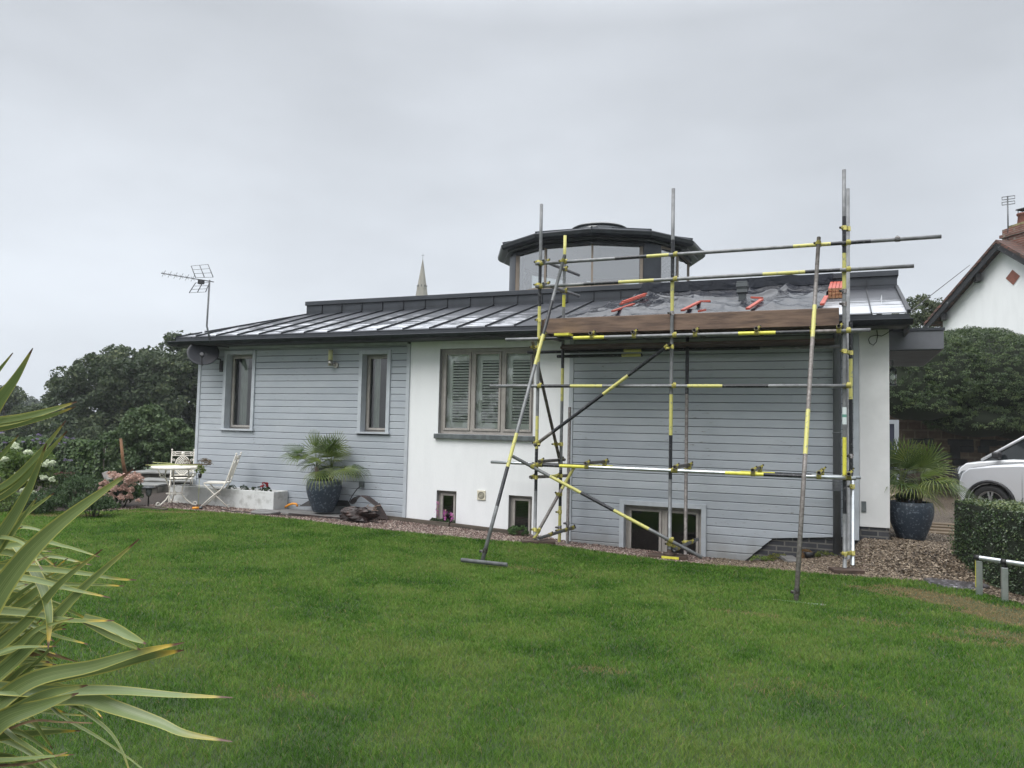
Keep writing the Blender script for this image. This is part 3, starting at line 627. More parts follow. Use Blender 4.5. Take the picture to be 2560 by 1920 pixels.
# glazed screens between the columns
for (a,b,mull) in ((-62,26,[-34,-4]),(38,120,[56,86]),(134,190,[146,176]),(-156,-77,[-124,-94])):
    A=[a]+[v for v in mull]+[b]; r=rw-.03; m=MB(); fw=.05
    for i in range(len(A)-1):
        p,q=LP(A[i],r,0),LP(A[i+1],r,0)
        m.beam(p+Vector((0,0,ZB+.03)),q+Vector((0,0,ZB+.03)),.07,.07).beam(p+Vector((0,0,ZTG+.01)),q+Vector((0,0,ZTG+.01)),.07,.05)
        m.beam(p+Vector((0,0,ZB+.066)),p+Vector((0,0,ZTG-.031)),.04 if i else .09,.06,0,up=tc_)
    p=LP(b,r,0); m.beam(p+Vector((0,0,ZB+.066)),p+Vector((0,0,ZTG-.031)),.09,.06,0,up=tc_)
    f=m.build('window_frame',mat('lantern_frame',(.25,.205,.165),.5,var=.1),lan)
    for i in range(len(A)-1):
        p,q=LP(A[i],r,0),LP(A[i+1],r,0); MB().quad(p+Vector((0,0,ZB+.06)),q+Vector((0,0,ZB+.06)),q+Vector((0,0,ZTG-.03)),p+Vector((0,0,ZTG-.03))).build('pane',MGLASS2,lan)
    if a==38:
        m=MB()
        p,q=LP(39,r-.06,0),LP(55,r-.06,0); z=ZB+.05
        while z<ZTG: m.beam(p+Vector((0,0,z)),q+Vector((0,0,z)),.03,.006,0,up=tc_+Vector((0,0,1))); z+=.026
        m.build('blind',MGUT,lan)
# entrance canopy, door and steps
m=MB(); m.bx(.57,1.27,12.1,15.0,2.80,3.06); can=m.build('entrance_canopy',mat('canopy_metal',(.115,.12,.135),.5,var=.08),house,bev=.005)
MB().bx(.565,1.285,12.085,15.01,3.062,3.10).build('coping',MZ,can)
m=MB()
for k in range(14): m.bx(.60,1.24,12.12+k*.2,12.31+k*.2,2.785,2.80)
m.build('soffit_slats',MSOF,can)
p=S(2226,1060,16.4); q=S(2243,1140,16.4)
MB().bx(.5,q.x-.05,16.4,16.46,.1,p.z).build('door',mat('blue_grey_door',(.06,.065,.10),.4),house)
MB().bx(q.x-.048,q.x+.03,16.36,16.5,.1,p.z+.08).bx(.5,q.x-.05,16.36,16.5,p.z+.002,p.z+.08).build('door_frame',mat('pale_frame',(.45,.48,.52),.5),house)
MST=mat('cream_stone',(.42,.35,.25),.8,var=.15,vscale=8)
for k in range(4):
    MB().bx(.57,.98-.03*k,13.6+k*.4,14.0+k*.4,-.05,.34+k*.13).build('step',MST,house,bev=.012)
MB().bx(2147/1e9+.215,.275,D-.012,D-.001,.545,.69).bx(.222,.268,D-.016,D-.0125,.56,.6).build('meter_cover',MSILL,house)
# ---------------------------------------------------------------- scaffold
YF=10.5; YR=11.07; YFR=YF-.055      # rails are clipped outside the standards
scaf=empty('scaffold',(-2,10.8,-.08),'tube scaffold with yellow and black banded poles and brown toe board against the cladding','scaffold')
def zat(x,ysrc,Y): return S(x,ysrc,Y).z
def standard(X,Y,z0,z1,xs,bands,base=G_,name='standard'):
    bb=[]
    for a,b,c in bands: bb.append(((zat(xs,a,Y)-z0)/(z1-z0),(zat(xs,b,Y)-z0)/(z1-z0),c))
    return MB().tube((X,Y,z0),(X,Y,z1),bb,m=base).build(name,SC,scaf)
def rail(x0,x1,Y,z,yref,bands,base=G_,name='ledger',z2=None):
    bb=[]; z2=z if z2 is None else z2
    for a,b,c in bands: bb.append(((S(a,yref,Y).x-x0)/(x1-x0),(S(b,yref,Y).x-x0)/(x1-x0),c))
    return MB().tube((x0,Y,z),(x1,Y,z2),bb,m=base).build(name,SC,scaf)
def slant(p,q,bands,base=G_,name='brace'): return MB().tube(p,q,bands,m=base).build(name,SC,scaf)
def coupler(p,dA,q=None,dB=None,yellow=True):
    """two clamp bands joined by a body, with bolts"""
    m=MB(); p=Vector(p); dA=Vector(dA).normalized()
    def band(c,d):
        i=m.ring(c-d*.028,d,.0305,12); j=m.ring(c+d*.028,d,.0305,12); m.join(i,j,12,0)
        i0=m.ring(c-d*.028,d,.0245,12); j0=m.ring(c+d*.028,d,.0245,12); m.join(i,i0,12,0,False); m.join(j,j0,12,0,False)
        o=d.orthogonal().normalized() if abs(d.z)<.8 else Vector((-.75,-.66,0)); 
        m.path([c+o*.02-d*.0,c+o*.072],.0075,6,1); m.beam(c+o*.03,c+o*.055,.04,.026,0); m.path([c+o*.056,c+o*.068],.014,6,1)
    band(p,dA)
    if q is not None:
        q=Vector(q); dB=Vector(dB).normalized(); band(q,dB)
        if (q-p).length>.03: m.beam(p.lerp(q,.3),p.lerp(q,.7),.04,.04,0)
    return m.build('coupler',[MCOUP if yellow else MCOUG,MBOLT],scaf)
UP=Vector((0,0,1)); EX_=Vector((1,0,0)); EY_=Vector((0,1,0))
X1,X2,X3=-4.11,-2.16,.006
standard(X1,YF,-.03,4.897,1348,[(585,640,G_),(667,766,B_),(766,905,Y_),(1040,1122,Y_),(1122,1227,B_)])
standard(X2,YF,.0,4.93,1679,[(600,697,B_),(697,784,Y_),(986,1088,Y_),(1088,1198,B_)])
standard(X3,YF,-.05,4.95,2112,[(541,633,B_),(633,729,Y_),(1093,1187,YB_),(1187,1284,B_)])
xr1=S(1405,1000,YR).x; xr2=S(1717,1000,YR).x; xr3=S(2120,650,YR).x
standard(xr1,YR,-.12,zat(1411,589,YR),1403,[(589,637,Y_),(738,768,YB_),(860,921,B_),(921,1003,Y_),(1175,1265,B_),(1265,1355,Y_)])
standard(xr2,YR,-.15,2.98,1717,[(845,985,B_)],base=R2_)
standard(xr3,YR,-.05,zat(2117,472,YR),2118,[],base=G_)
standard(S(1421,1200,11.3).x,11.3,-.17,1.92,1421,[],base=R2_,name='puncheon')
YP=10.72; xp=S(2127,1000,YP).x
standard(xp,YP,1.05,zat(2125,804,YP),2127,[(804,897,B_),(897,998,Y_),(1000,1180,B_)],base=B_,name='puncheon')
xq=S(2131,1300,YP-.08).x
standard(xq,YP-.08,zat(2131,1412,YP-.08),zat(2131,1200,YP-.08),2131,[],base=S_,name='puncheon')
# ledgers and guard rails
ZTR,ZMR,ZDL,ZML,ZLL=3.995,3.655,2.885,2.195,1.055
rail(-4.16,1.08,YFR,ZTR,640,[(1538,1617,B_),(1617,1672,Y_),(1983,2077,Y_),(2077,2177,B_)],name='guard_rail')
rail(-4.14,.785,YFR,ZMR,690,[(1460,1547,B_),(1547,1635,Y_),(1907,2013,Y_),(2013,2100,B_)],name='guard_rail')
rail(-4.617,.305,YFR,ZDL,840,[(1350,1434,B_),(1434,1511,YB_),(1846,1939,YB_),(1939,2030,B_),(2030,2100,R2_)],base=G_)
rail(-4.853,.07,YFR,ZML,966,[(1350,1426,B_),(1426,1506,Y_),(1719,1806,Y_),(1806,1921,B_)])
zr=S(1228,1155,YR+.055).z
rail(S(1228,1155,YR+.055).x,S(2152,1194,YR+.055).x,YR+.055,zr,1170,[(1330,1473,B_),(1473,1533,YB_),(1851,1937,YB_),(1937,2029,B_)],base=S_,z2=zr)
rail(S(1322,1157,YFR).x,.135,YFR,ZLL,1170,[(1322,1399,B_),(1399,1465,YB_),(1813,1909,YB_),(1909,2008,B_)],base=S_)
zb=S(1262,880,YR).z
rail(S(1316,866,YR).x,S(2100,865,YR).x,YR+.055,2.76,866,[(1316,1560,B_),(1560,1604,Y_),(1604,1900,B_)],base=G_)
rail(S(1390,875,YR+.1).x,S(1603,870,YR+.1).x,YR+.16,2.70,873,[(1390,1555,B_),(1555,1603,Y_)],base=B_)
# low transoms on the bottom ledgers
for xs_,ys_ in ((1347,1151),(1463,1156),(1686,1170),(1881,1179),(2047,1185),(2122,1188)):
    p=S(xs_,ys_,YF-.13); X=p.x; z=ZLL+.052; dx=.02 if xs_>1800 else .06
    MB().tube((X,YF-.13,z),(X+dx,YR+.24,z),m=R2_).build('transom',SC,scaf)
    coupler((X,YFR,z),EY_,(X,YFR,ZLL),EX_); coupler((X+dx,YR+.055,z),EY_,(X+dx,YR+.055,ZLL),EX_)
# deck transoms and boards
zt=ZDL+.052
for xs_,ys_ in ((1353,840),(1475,834),(1581,833),(1735,827),(1890,822),(2030,816),(2097,814)):
    X=S(xs_,ys_,YF-.15).x; MB().tube((X,YF-.15,zt),(X,YR+.1,zt),m=R2_).build('transom',SC,scaf); coupler((X,YFR,zt),EY_,(X,YFR,ZDL),EX_)
for k in range(2):
    y0=YF+.10+k*.235; MB().bx(X1+.06,X3-.06,y0,y0+.225,zt+.026,zt+.064).build('deck_board',MBOARD2,scaf,bev=.004)
for k in range(2):
    y0=YF+.28+k*.235; MB().bx(X1+.25-.1*k,X3-.12,y0,y0+.225,2.795,2.833).build('deck_board',MBOARD2,scaf,bev=.004)
MB().bx(X1+.06,X3-.06,YF+.03,YF+.065,zt+.03,zt+.255).build('toe_board',MBOARD,scaf,bev=.004)
MB().bx(X1+.022,X1+.055,YF+.03,YR-.05,zt+.03,zt+.24).build('toe_board',MBOARD2,scaf,bev=.004)
MB().bx(X1+.3,X1+.52,YF-.17,YF+.02,ZDL+.028,ZDL+.062,).build('board_clip',MYELB,scaf)
# end rails of the left end
for ya,y1s,yb,y2s in ((YF-.1,(1358,644),11.55,(1447,695)),(YF-.1,(1358,703),11.55,(1447,746))):
    a=S(*y1s,ya); b=S(*y2s,yb); z=(a.z+b.z)/2
    MB().tube((a.x,a.y,z),(b.x,b.y,z)).build('end_rail',SC,scaf); coupler((X1-.02,YF-.03,z),UP,(a.x+.02,YF,z),b-a); coupler((a.x*.4+b.x*.6,YR,z),b-a,(xr1,YR,z),UP)
# braces
a=S(1677,859,YFR-.05); b=S(1336,1114,YFR-.05); slant(a,b,[(.0,.30,B_),(.30,.48,Y_),(.48,.86,B_)],R2_); coupler(a.lerp(b,.03),b-a,(X2,YF,a.z-.03),UP); coupler(a.lerp(b,.97),b-a,(X1,YF,b.z+.04),UP)
a=S(1282,1141,YFR-.05); b=S(1755,1399,YFR-.05); b.z=max(b.z,-.06); slant(a,b,[(.0,.215,G_),(.215,.385,Y_),(.385,.56,B_),(.56,.74,Y_)],G_); coupler(a.lerp(b,.115),b-a,(X1,YF,a.lerp(b,.115).z),UP); coupler(a.lerp(b,.85),b-a,(X2,YF,a.lerp(b,.85).z),UP)
a=S(1331,853,YF+.06); b=S(1398,1145,YR-.05); slant(a,b,[],R2_); coupler(a.lerp(b,.05),b-a,(X1,YF,a.z-.1),UP); coupler(a.lerp(b,.88),b-a,(xr1,YR,a.lerp(b,.88).z),UP)
a=S(1435,1168,11.2); b=S(1335,1347,YF-.03); slant(a,b,[(0,.32,Y_),(.86,1,Y_)],R2_); coupler(a.lerp(b,.4),b-a,(xr1,YR,a.lerp(b,.4).z),UP); coupler(a.lerp(b,.9),b-a,(X1,YF,.12),UP)
a=S(1325,1193,YF-.05); b=S(1419,1182,11.22); b.z=a.z; slant((a.x,a.y,a.z),(b.x,b.y,b.z),[(.55,.8,Y_)],R2_,'end_rail'); coupler(a+(b-a)*.06,b-a,(X1,YF,a.z),UP); coupler(a+(b-a)*.72,b-a,(xr1,YR,a.z),UP)
a=S(1346,1346,YF-.1); b=S(1437,1318,11.42); slant(a,b,[],G_,'foot_tie'); coupler(a.lerp(b,.3),b-a); coupler(a.lerp(b,.72),b-a,(xr1,YR,a.lerp(b,.7).z),UP); coupler(a.lerp(b,.92),b-a)
a=S(1686,1374,YF-.1); b=S(1744,1348,11.4); slant(a,b,[],G_,'foot_tie'); coupler(a.lerp(b,.12),b-a,(X2,YF,.07),UP); coupler(a.lerp(b,.7),b-a,(xr2,YR,a.lerp(b,.7).z),UP)
# rakers with cross tubes as feet on the lawn
a=S(1411,640,YFR-.05); b=SZ(1205,1405,-.05); L_=(b-a).length
def tfrac(a,b,ysrc):
    for k in range(1001):
        p=a.lerp(b,k/1000); q=M3.inverted()@(p-CAM)
        if 960-1930*q.y/-q.z>=ysrc: return k/1000
    return 1
tf=lambda y:tfrac(a,b,y)
slant(a,b,[(tf(752),tf(836),B_),(tf(836),tf(912),Y_),(tf(1083),tf(1167),Y_),(tf(1167),tf(1265),B_)],G_,'raker'); coupler(a.lerp(b,.02),b-a,(a.x,YFR,ZTR),EX_); coupler(a.lerp(b,.97),b-a,yellow=False)
p=SZ(1153,1400,-.0); q=SZ(1268,1412,-.02); MB().tube(p,q).build('raker_foot',SC,scaf)
p0=S(1290,1135,YFR); 
a=S(2047,594,YFR-.05); b=SZ(1990,1508,-.12)
slant(a,b,[(tf(763),tf(843),Y_),(tf(1024),tf(1135),Y_)],R2_,'raker'); coupler(a.lerp(b,.02),b-a,(a.x,YFR,ZTR),EX_); coupler(a.lerp(b,.975),b-a,yellow=False)
p=SZ(1920,1502,-.128); q=SZ(2066,1517,-.118); MB().tube(p,q,m=S_).build('raker_foot',SC,scaf)
# couplers at ledger / standard crossings
for X in (X1,X2,X3):
    for z in (ZTR,ZMR,ZDL,ZML,ZLL): coupler((X,YF,z-.0),UP,(X+.05,YFR,z),EX_)
coupler((X3,YF,4.2),UP,(xr3,YF+.06,4.2),UP); coupler((X3,YF,zat(2112,878,YF)),UP,(xp,YP,zat(2112,878,YF)),UP); coupler((X3,YF,zat(2110,728,YF)),UP,yellow=False); coupler((X3,YF,zat(2110,760,YF)),UP,yellow=False); coupler((X2,YF,zat(1679,783,YF)),UP,yellow=False)
coupler((X1,YF,zat(1348,800,YF)),UP); coupler((xp,YP,zat(2130,1140,YP)),UP,yellow=False); coupler((xq,YP-.08,zat(2131,1215,YP)),UP); coupler((xq,YP-.08,.12),UP,(X3,YF,.12),UP); coupler((X3,YF,.1),UP,yellow=False)
coupler((S(2244,600,YFR).x,YFR,ZTR),EX_,yellow=False); coupler((xr2,YR,ZLL-.02),UP); coupler((xr1,YR,.33),UP); coupler((xr1,YR,.1),UP,yellow=False); coupler((S(1421,1200,11.3).x,11.3,.14),UP,yellow=False)
# inspection tag on the right standard
m=MB(); m.lathe([(.0262,zat(2111,1061,YF)),(.0262,zat(2111,1018,YF))],(X3,YF,0),14,0); m.lathe([(.0266,zat(2111,1043,YF)),(.0266,zat(2111,1036,YF))],(X3,YF,0),14,1)
m.build('inspection_tag',[mat('tag_white',(.62,.68,.68),.4),mat('tag_green',(.12,.3,.24),.5)],scaf)
# sole boards
def sole(X,Y,label,rz=0,w_=.5,d=.225,dz=0):
    z=float(G(X,Y))+.012; m=MB(); T=Matrix.Translation((X,Y,z))@Matrix.Rotation(rz,4,'Z')
    m.bx(-w_/2,w_/2,-d/2,d/2,0,.04,0,T); o=m.build('sole_board',MBOARD2,None,bev=.004)
    return tag(o,label,'sole board','sole boards under the scaffold standards')
sole(X1+.05,YF,'thin brown board under the left front scaffold pole, beside the small basement window',.5,.48)
sole(X3+.02,YF,'brown board half bedded in gravel under the right front scaffold pole beside the downpipe',.35,.36)
o=sole(X2-.02,YF,'rounded dark sole board with a yellow painted edge under the middle front scaffold pole',.15,.52)
MB().bx(X2-.08,X2+.15,YF-.128,YF-.118,float(G(X2,YF))+.02,float(G(X2,YF))+.05).build('yellow_edge',MYELB,o)
MB().lathe([(.09,0),(.085,.03),(.03,.035),(.03,.07)],(X2,YF,float(G(X2,YF))+.05),14,0,cap=True).build('base_plate',MBOARD2,scaf)
# ---------------------------------------------------------------- plastic sheet and battens on the roof
def sheetmat():
    m=mat('black_polythene',(.013,.015,.022),.2,var=.2,vscale=3,spec=.4); t=m.node_tree; b=t.nodes['Principled BSDF']
    c=t.nodes.new('ShaderNodeTexCoord'); 
    n=t.nodes.new('ShaderNodeTexNoise'); n.inputs['Scale'].default_value=3.5; n.inputs['Detail'].default_value=3; n.inputs['Distortion'].default_value=1.2; t.links.new(c.outputs['Object'],n.inputs['Vector'])
    bp=t.nodes.new('ShaderNodeBump'); bp.inputs['Strength'].default_value=.45; bp.inputs['Distance'].default_value=.05; t.links.new(n.outputs['Fac'],bp.inputs['Height'])
    b.inputs['Coat Weight'].default_value=.12; b.inputs['Coat Roughness'].default_value=.22; t.links.new(bp.outputs[0],b.inputs['Normal']); t.links.new(bp.outputs[0],b.inputs['Coat Normal']); return m
nu,nv=220,90; U,Vv=np.meshgrid(np.linspace(0,1,nu),np.linspace(0,1,nv))
pl=[RF(1395,798).x,S(1607,726,YU).x]; pr=[RF(2045,757).x,S(2082,700,YU).x]
wob=(vnoise(Vv*4+3,U*0,1,2)-.5)*.10
Xg=(pl[0]+(pl[1]-pl[0])*Vv**.8+wob)*(1-U)+(pr[0]+(pr[1]-pr[0])*Vv+wob)*U
vs=1.0; s_=Vv*1.13; yt=Y0+.05+(YU-.02-Y0-.05)*np.minimum(s_,1); up_=np.maximum(s_-1,0)*2.0
def ridge(x,y,a,s): 
    n=vnoise(x*math.cos(a)+y*math.sin(a),(-x*math.sin(a)+y*math.cos(a))*.25,s,2); return 1-np.abs(n-.5)*2
Xn,Yn=Xg+20,yt
edg=ss(0,.18,Vv); h=edg*.8*(.07*ridge(Xn,Yn,.5,.8)**6+.09*ridge(Xn,Yn,-.7,.9)**7+.05*ridge(Xn,Yn,1.25,.5)**6+.04*ridge(Xn,Yn,.1,.35)**5+.03*vnoise(Xn,Yn,1.1,2)+.004*vnoise(Xn,Yn,.25,2))
Zg=Z0+TS*(yt-Y0)+.015+h*(1-.6*(up_>0)) +up_*.95
sag=.06*np.exp(-((Vv-.88)/.06)**2); Zg=Zg+sag; Yg=yt-h*.25*(up_>0)-np.where(up_>0,.03,0)
Vt=np.stack([Xg,Yg,Zg],-1).reshape(-1,3); i=np.arange(nv-1)[:,None]*nu+np.arange(nu-1)[None]; F=np.stack([i,i+1,i+1+nu,i+nu],-1).reshape(-1,4)
tag(npmesh('plastic_sheet',Vt,F,sheetmat(),smooth=True),'wrinkled black plastic sheet covering the stripped roof behind the toe board','plastic sheet')
MRED=mat('red_treated_timber',(.38,.065,.04),.45,var=.15,vscale=10); MRBT=mat('cut_timber_end',(.45,.23,.12),.7,var=.25,vscale=30)
def batten(a,b,lab,n=1,grp='red battens weighing down the plastic sheet',off=.125):
    p=RF(*a,off); q=RF(*b,off); d=q-p; r_=None
    for k in range(n):
        o=Vector((0,.1*k,.05*k)); m=MB(); m.beam(p+o,q+o,.058,.028,0)
        x=tag(m.build('batten',MRED,None,bev=.002),lab[k] if isinstance(lab,list) else lab,'batten',grp); r_=x
batten((1553,760),(1611,739),['upper left red batten crossing the torn left edge of the plastic sheet','red batten doubled behind the upper left one at the torn edge of the plastic sheet'],2)
batten((1532,778),(1584,760),'lower left red batten, partly under the plastic sheet at its torn corner')
batten((1706,776),(1748,755),'bright red batten on the plastic sheet between the middle scaffold pole and the vent')
batten((1748,754),(1776,753),'thin end of red batten lying flat behind the bright red one left of the vent')
batten((1869,772),(1904,749),'red batten slanting on the plastic sheet just right of the roof vent')
batten((1879,744),(1906,745),'short red batten end peeping from under the plastic sheet right of the roof vent')
batten((2055,761),(2066,741),'short pinkish batten on the right end of the plastic sheet below the bundle')
batten((1748,778),(1762,775),'small pinkish batten scrap just above the toe board left of the roof vent')
bun=empty('batten_bundle',RF(2085,740),'stacked bundle of red topped timber battens at the right end of the plastic sheet','batten bundle')
c=RF(2080,742,.03); d_=Vector((.02,1,TS)).normalized()
for i in range(3):
    for j in range(4):
        p=c+Vector((-.03+j*.052,0,.0+i*.055)); m=MB(); m.beam(p,p+d_*.9,.045,.045,0)
        q=p-d_*.002; m.beam(q,q+d_*.0015,.046,.046,1); m.build('batten',[MRED,MRBT],bun)
# roof vent
m=MB(); c=RF(1856,752,.06); MV=mat('vent_plastic',(.06,.07,.075),.45,var=.1)
def bxa(m,c,rx,ry,z0,z1,t=1.0): 
    i=m.add([c+Vector(v) for v in ((-rx,-ry,z0),(rx,-ry,z0),(rx,ry,z0),(-rx,ry,z0))]); j=m.add([c+Vector(v) for v in ((-rx*t,-ry*t,z1),(rx*t,-ry*t,z1),(rx*t,ry*t,z1),(-rx*t,ry*t,z1))]); m.join(i,j,4,0,False); m.face((j,j+1,j+2,j+3)); m.face((i+3,i+2,i+1,i))
bxa(m,c,.055,.055,-.1,.14); bxa(m,c,.085,.085,.12,.17,.95); bxa(m,c,.075,.075,.17,.21,1.12); bxa(m,c,.092,.092,.21,.27,.95); bxa(m,c,.082,.082,.27,.30,1.0)
v_=m.build('roof_vent',MV,None,bev=.004); tag(v_,'small grey square roof vent standing up through the black plastic sheet','roof vent')
# ---------------------------------------------------------------- fixtures on the house
# television aerial on its mast
A=S(524,700,11.1); base=Vector((-11.42,11.42,3.02))
ae=empty('tv_aerial',(base.x,base.y,base.z),'tall dark television aerial on a bent pole at the left corner of the house','tv aerial')
MAE=mat('aerial_metal',(.10,.105,.11),.4,metal=.6,var=.2); MAER=mat('aerial_dull',(.05,.05,.055),.5)
b0=S(526,855,11.1); MB().path([b0,S(519,823,11.1),S(517,815,11.1),A],.0165,8).build('mast',MAE,ae)
MB().path([b0,(b0.x,11.35,b0.z-.05),(b0.x,D,b0.z-.05)],.014,8).build('bracket',MAER,ae)
hub=A+Vector((-.03,-.02,-.02)); tip=S(403,680,10.3); tip.z=hub.z+.02; dr=(tip-hub).normalized(); back=hub-dr*.12
m=MB(); m.path([back,tip],.009,6); sdv=dr.cross(Vector((0,0,1))).normalized()
L0=(tip-hub).length; k=.28
while k<L0:
    p=hub+dr*k; 
    for s in (-1,1): m.path([p,p+sdv*s*.085+Vector((0,0,.045))],.004,5); m.path([p,p+sdv*s*.085-Vector((0,0,.045))],.004,5)
    k+=.105
m.build('boom',MAE,ae)
MB().bx(-.05,.05,-.035,.035,-.03,.05,0,Matrix.Translation(hub+dr*.12-Vector((0,0,.05)))).build('dipole_box',MAER,ae)
for nm,pp in (('upper',[(478,665),(520,661),(533,693),(489,694)]),('lower',[(489,707),(524,706),(514,730),(473,732)])):
    q=[S(x,y,10.95+(.22 if i in (1,2) else 0)) for i,(x,y) in enumerate(pp)]; m=MB(); m.path([q[0],q[3]],.008,5).path([q[1],q[2]],.008,5).path([q[0].lerp(q[1],.5),q[3].lerp(q[2],.5)],.008,5)
    for t in (0,.33,.66,1): m.path([q[0].lerp(q[3],t),q[1].lerp(q[2],t)],.004,5)
    m.build('reflector',MAE,ae)
# satellite dish
c=S(508,882,11.22); ds=empty('satellite_dish',(c.x,D,c.z-.2),'oval dark satellite dish hanging below the gutter at the left house corner','satellite dish')
n_=Vector((.60,-.70,.38)).normalized(); u_=n_.cross(Vector((0,0,1))).normalized(); v_=u_.cross(n_)
m=MB(); rg=[]
for r,dz in ((.02,-.055),(.3,-.05),(.6,-.03),(.85,-.008),(1,.012),(1.015,.004)):
    rg.append(m.add([c+u_*math.cos(2*math.pi*k/32)*.29*r+v_*math.sin(2*math.pi*k/32)*.262*r+n_*dz for k in range(32)]))
for i in range(5): m.join(rg[i],rg[i+1],32,0)
o=m.build('dish',mat('dish_mesh_black',(.010,.012,.018),.5,col2=(.03,.035,.045),vscale=30,vlo=.6,vhi=.75),ds); s_=o.modifiers.new('t','SOLIDIFY'); s_.thickness=.006
f_=c-v_*.17+n_*.24; MB().path([c-v_*.25-n_*.04,c-v_*.27+n_*.1,f_],.011,6).build('feed_arm',MAER,ds); MB().path([f_-n_*.03,f_+n_*.05],.035,10).path([f_+v_*.0+n_*.0,f_+v_*.06-n_*.05],.022,8).build('feed_horn',MAER,ds)
MB().path([c-n_*.06,c-n_*.12+Vector((0,.1,-.02)),(c.x+.12,D-.05,c.z-.1),(c.x+.12,D-.05,c.z-.3)],.02,8).bx(c.x+.08,c.x+.16,D-.03,D-.012,c.z-.34,c.z-.12).build('wall_bracket',MAER,ds)
# wall lamp
c=S(826,898,D-.11); wl=empty('wall_lamp',(c.x,D,c.z),'slim up and down wall lamp with cream glass between the two narrow windows','wall lamp')
MST_=mat('stainless',(.42,.40,.36),.3,metal=.8)
MB().lathe([(.042,-.02),(.042,.16)],(c.x,c.y,c.z-.0),16,cap=True).build('lamp_shade',mat('cream_glass',(.58,.57,.30),.3),wl)
MB().lathe([(.045,.16),(.045,.172)],(c.x,c.y,c.z),16,0,cap=True).lathe([(.0435,-.12),(.0435,-.02)],(c.x,c.y,c.z),16,0,cap=True).path([(c.x,c.y+.03,c.z-.07),(c.x+.06,D-.06,c.z-.1),(c.x+.06,D-.015,c.z-.1)],.02,10).lathe([(.0,0)],n=3).path([(c.x+.065,D-.045,c.z-.1),(c.x+.065,D-.012,c.z-.1)],.052,18).build('lamp_body',MST_,wl)
# extractor vent
c=S(1204,1238,D); ev=empty('wall_vent',(c.x,D,c.z),'square cream extractor grille on the white wall between the two basement windows','vent')
MCR=mat('cream_plastic',(.62,.58,.46),.5); MB().bx(c.x-.075,c.x+.075,D-.02,D-.001,c.z-.078,c.z+.078).build('vent_cover',MCR,ev,bev=.005)
m=MB(); 
for r in (.015,.03,.045,.055): m.path([(c.x+r*math.cos(t),D-.021,c.z+r*math.sin(t)) for t in np.linspace(0,2*math.pi,20)[:-1]],.004,5,closed=True)
m.build('grille',mat('grille_grey',(.2,.19,.16),.6),ev)
# wall socket with trailing cable
c=S(906,1211,D-.03); so_=empty('wall_socket',(c.x,D,c.z),'small grey outdoor socket with black cable above the rubbish by the wall','socket'); MB().bx(c.x-.05,c.x+.035,D-.07,D-.013,c.z-.045,c.z+.055).build('socket_box',MSILL,so_,bev=.006)
MRUB=mat('black_rubber',(.012,.012,.013),.5)
q=[(900,1217),(893,1222),(880,1240),(873,1255),(872,1268)]; MB().path([S(x,y,D-.08-.04*i) for i,(x,y) in enumerate(q)],.008,6).build('cable',MRUB,so_)
# cable on the pier
q=[(2192,825),(2194,840),(2191,855),(2183,863),(2174,858),(2171,848),(2177,841),(2190,838),(2204,840),(2216,834),(2232,822)]
tag(MB().path([S(x,y,D-.015-.004*i) for i,(x,y) in enumerate(q)],.0055,6).build('cable',MRUB),'loose black cable looped on the white pier beneath the right end of the gutter','cable')
# ---------------------------------------------------------------- pots
def pot(p,s,lab):
    e_=empty('plant_pot',p,lab,'plant pot','speckled slate blue planters')
    m=MB(); pr=[(.0,.0),(.17,.0),(.18,.01),(.215,.10),(.262,.22),(.295,.34),(.305,.42),(.300,.50),(.288,.545),(.270,.55),(.262,.53),(.27,.45)]
    m.lathe([(r*s,z*s) for r,z in pr],p,40); m.build('pot_body',MPOT,e_)
    MB().lathe([(.265*s,.50*s),(.001,.515*s)],p,24).build('potting_soil',MSOIL,e_); return e_
P1=S(811,1274,11.15); P1.z=float(G(P1.x,P1.y)); P1=Vector((-8.36,11.2,.045))
P2=Vector((.845,12.05,.165))
pot(P1,1.0,'dark speckled pot holding a fan palm by the left clad wall'); pot(P2,0.95,'dark speckled pot holding a fan palm beside the white pier and steps')
def palmmat(): return tintmat('palm_leaf',[(.03,.06,.014),(.065,.11,.02),(.12,.165,.03),(.21,.225,.05),(.33,.28,.09)],.42,.2,.5)
def fan(hub,dirn,nrm,L,n,spread,parent,tone,droop=.3):
    dirn=dirn.normalized(); nrm=(nrm-dirn*nrm.dot(dirn)).normalized(); sd=dirn.cross(nrm); V=[];F=[];T=[]
    for k in range(n):
        t=(k/(n-1)-.5)*2; a=t*spread; d=(dirn*math.cos(a)+sd*math.sin(a)).normalized(); l=L*(1-.28*abs(t)**2)*random.uniform(.9,1.05)
        lift=nrm*(.10*abs(t)+.02)
        wv=d.cross(nrm).normalized(); w_=.0075; o=len(V)
        p0=hub; p1=hub+d*l*.5+lift*l*.4; p2=hub+d*l*.85+lift*l*.3-Vector((0,0,droop*l*.10)); p3=hub+d*l+lift*l*.15-Vector((0,0,droop*l*.28))
        for p,ww in ((p0,.004),(p1,w_),(p2,w_*.7),(p3,.0012)): V+= [p-wv*ww+nrm*ww*.5,p,p+wv*ww+nrm*ww*.5]
        for i in range(3):
            for j in range(2): F.append((o+3*i+j,o+3*i+j+1,o+3*i+j+4,o+3*i+j+3)); T.append(min(1,max(0,tone+random.gauss(0,.07)+(.16 if i==2 else 0))))
    npmesh('frond',V,F,palmmat(),parent,tint=T)
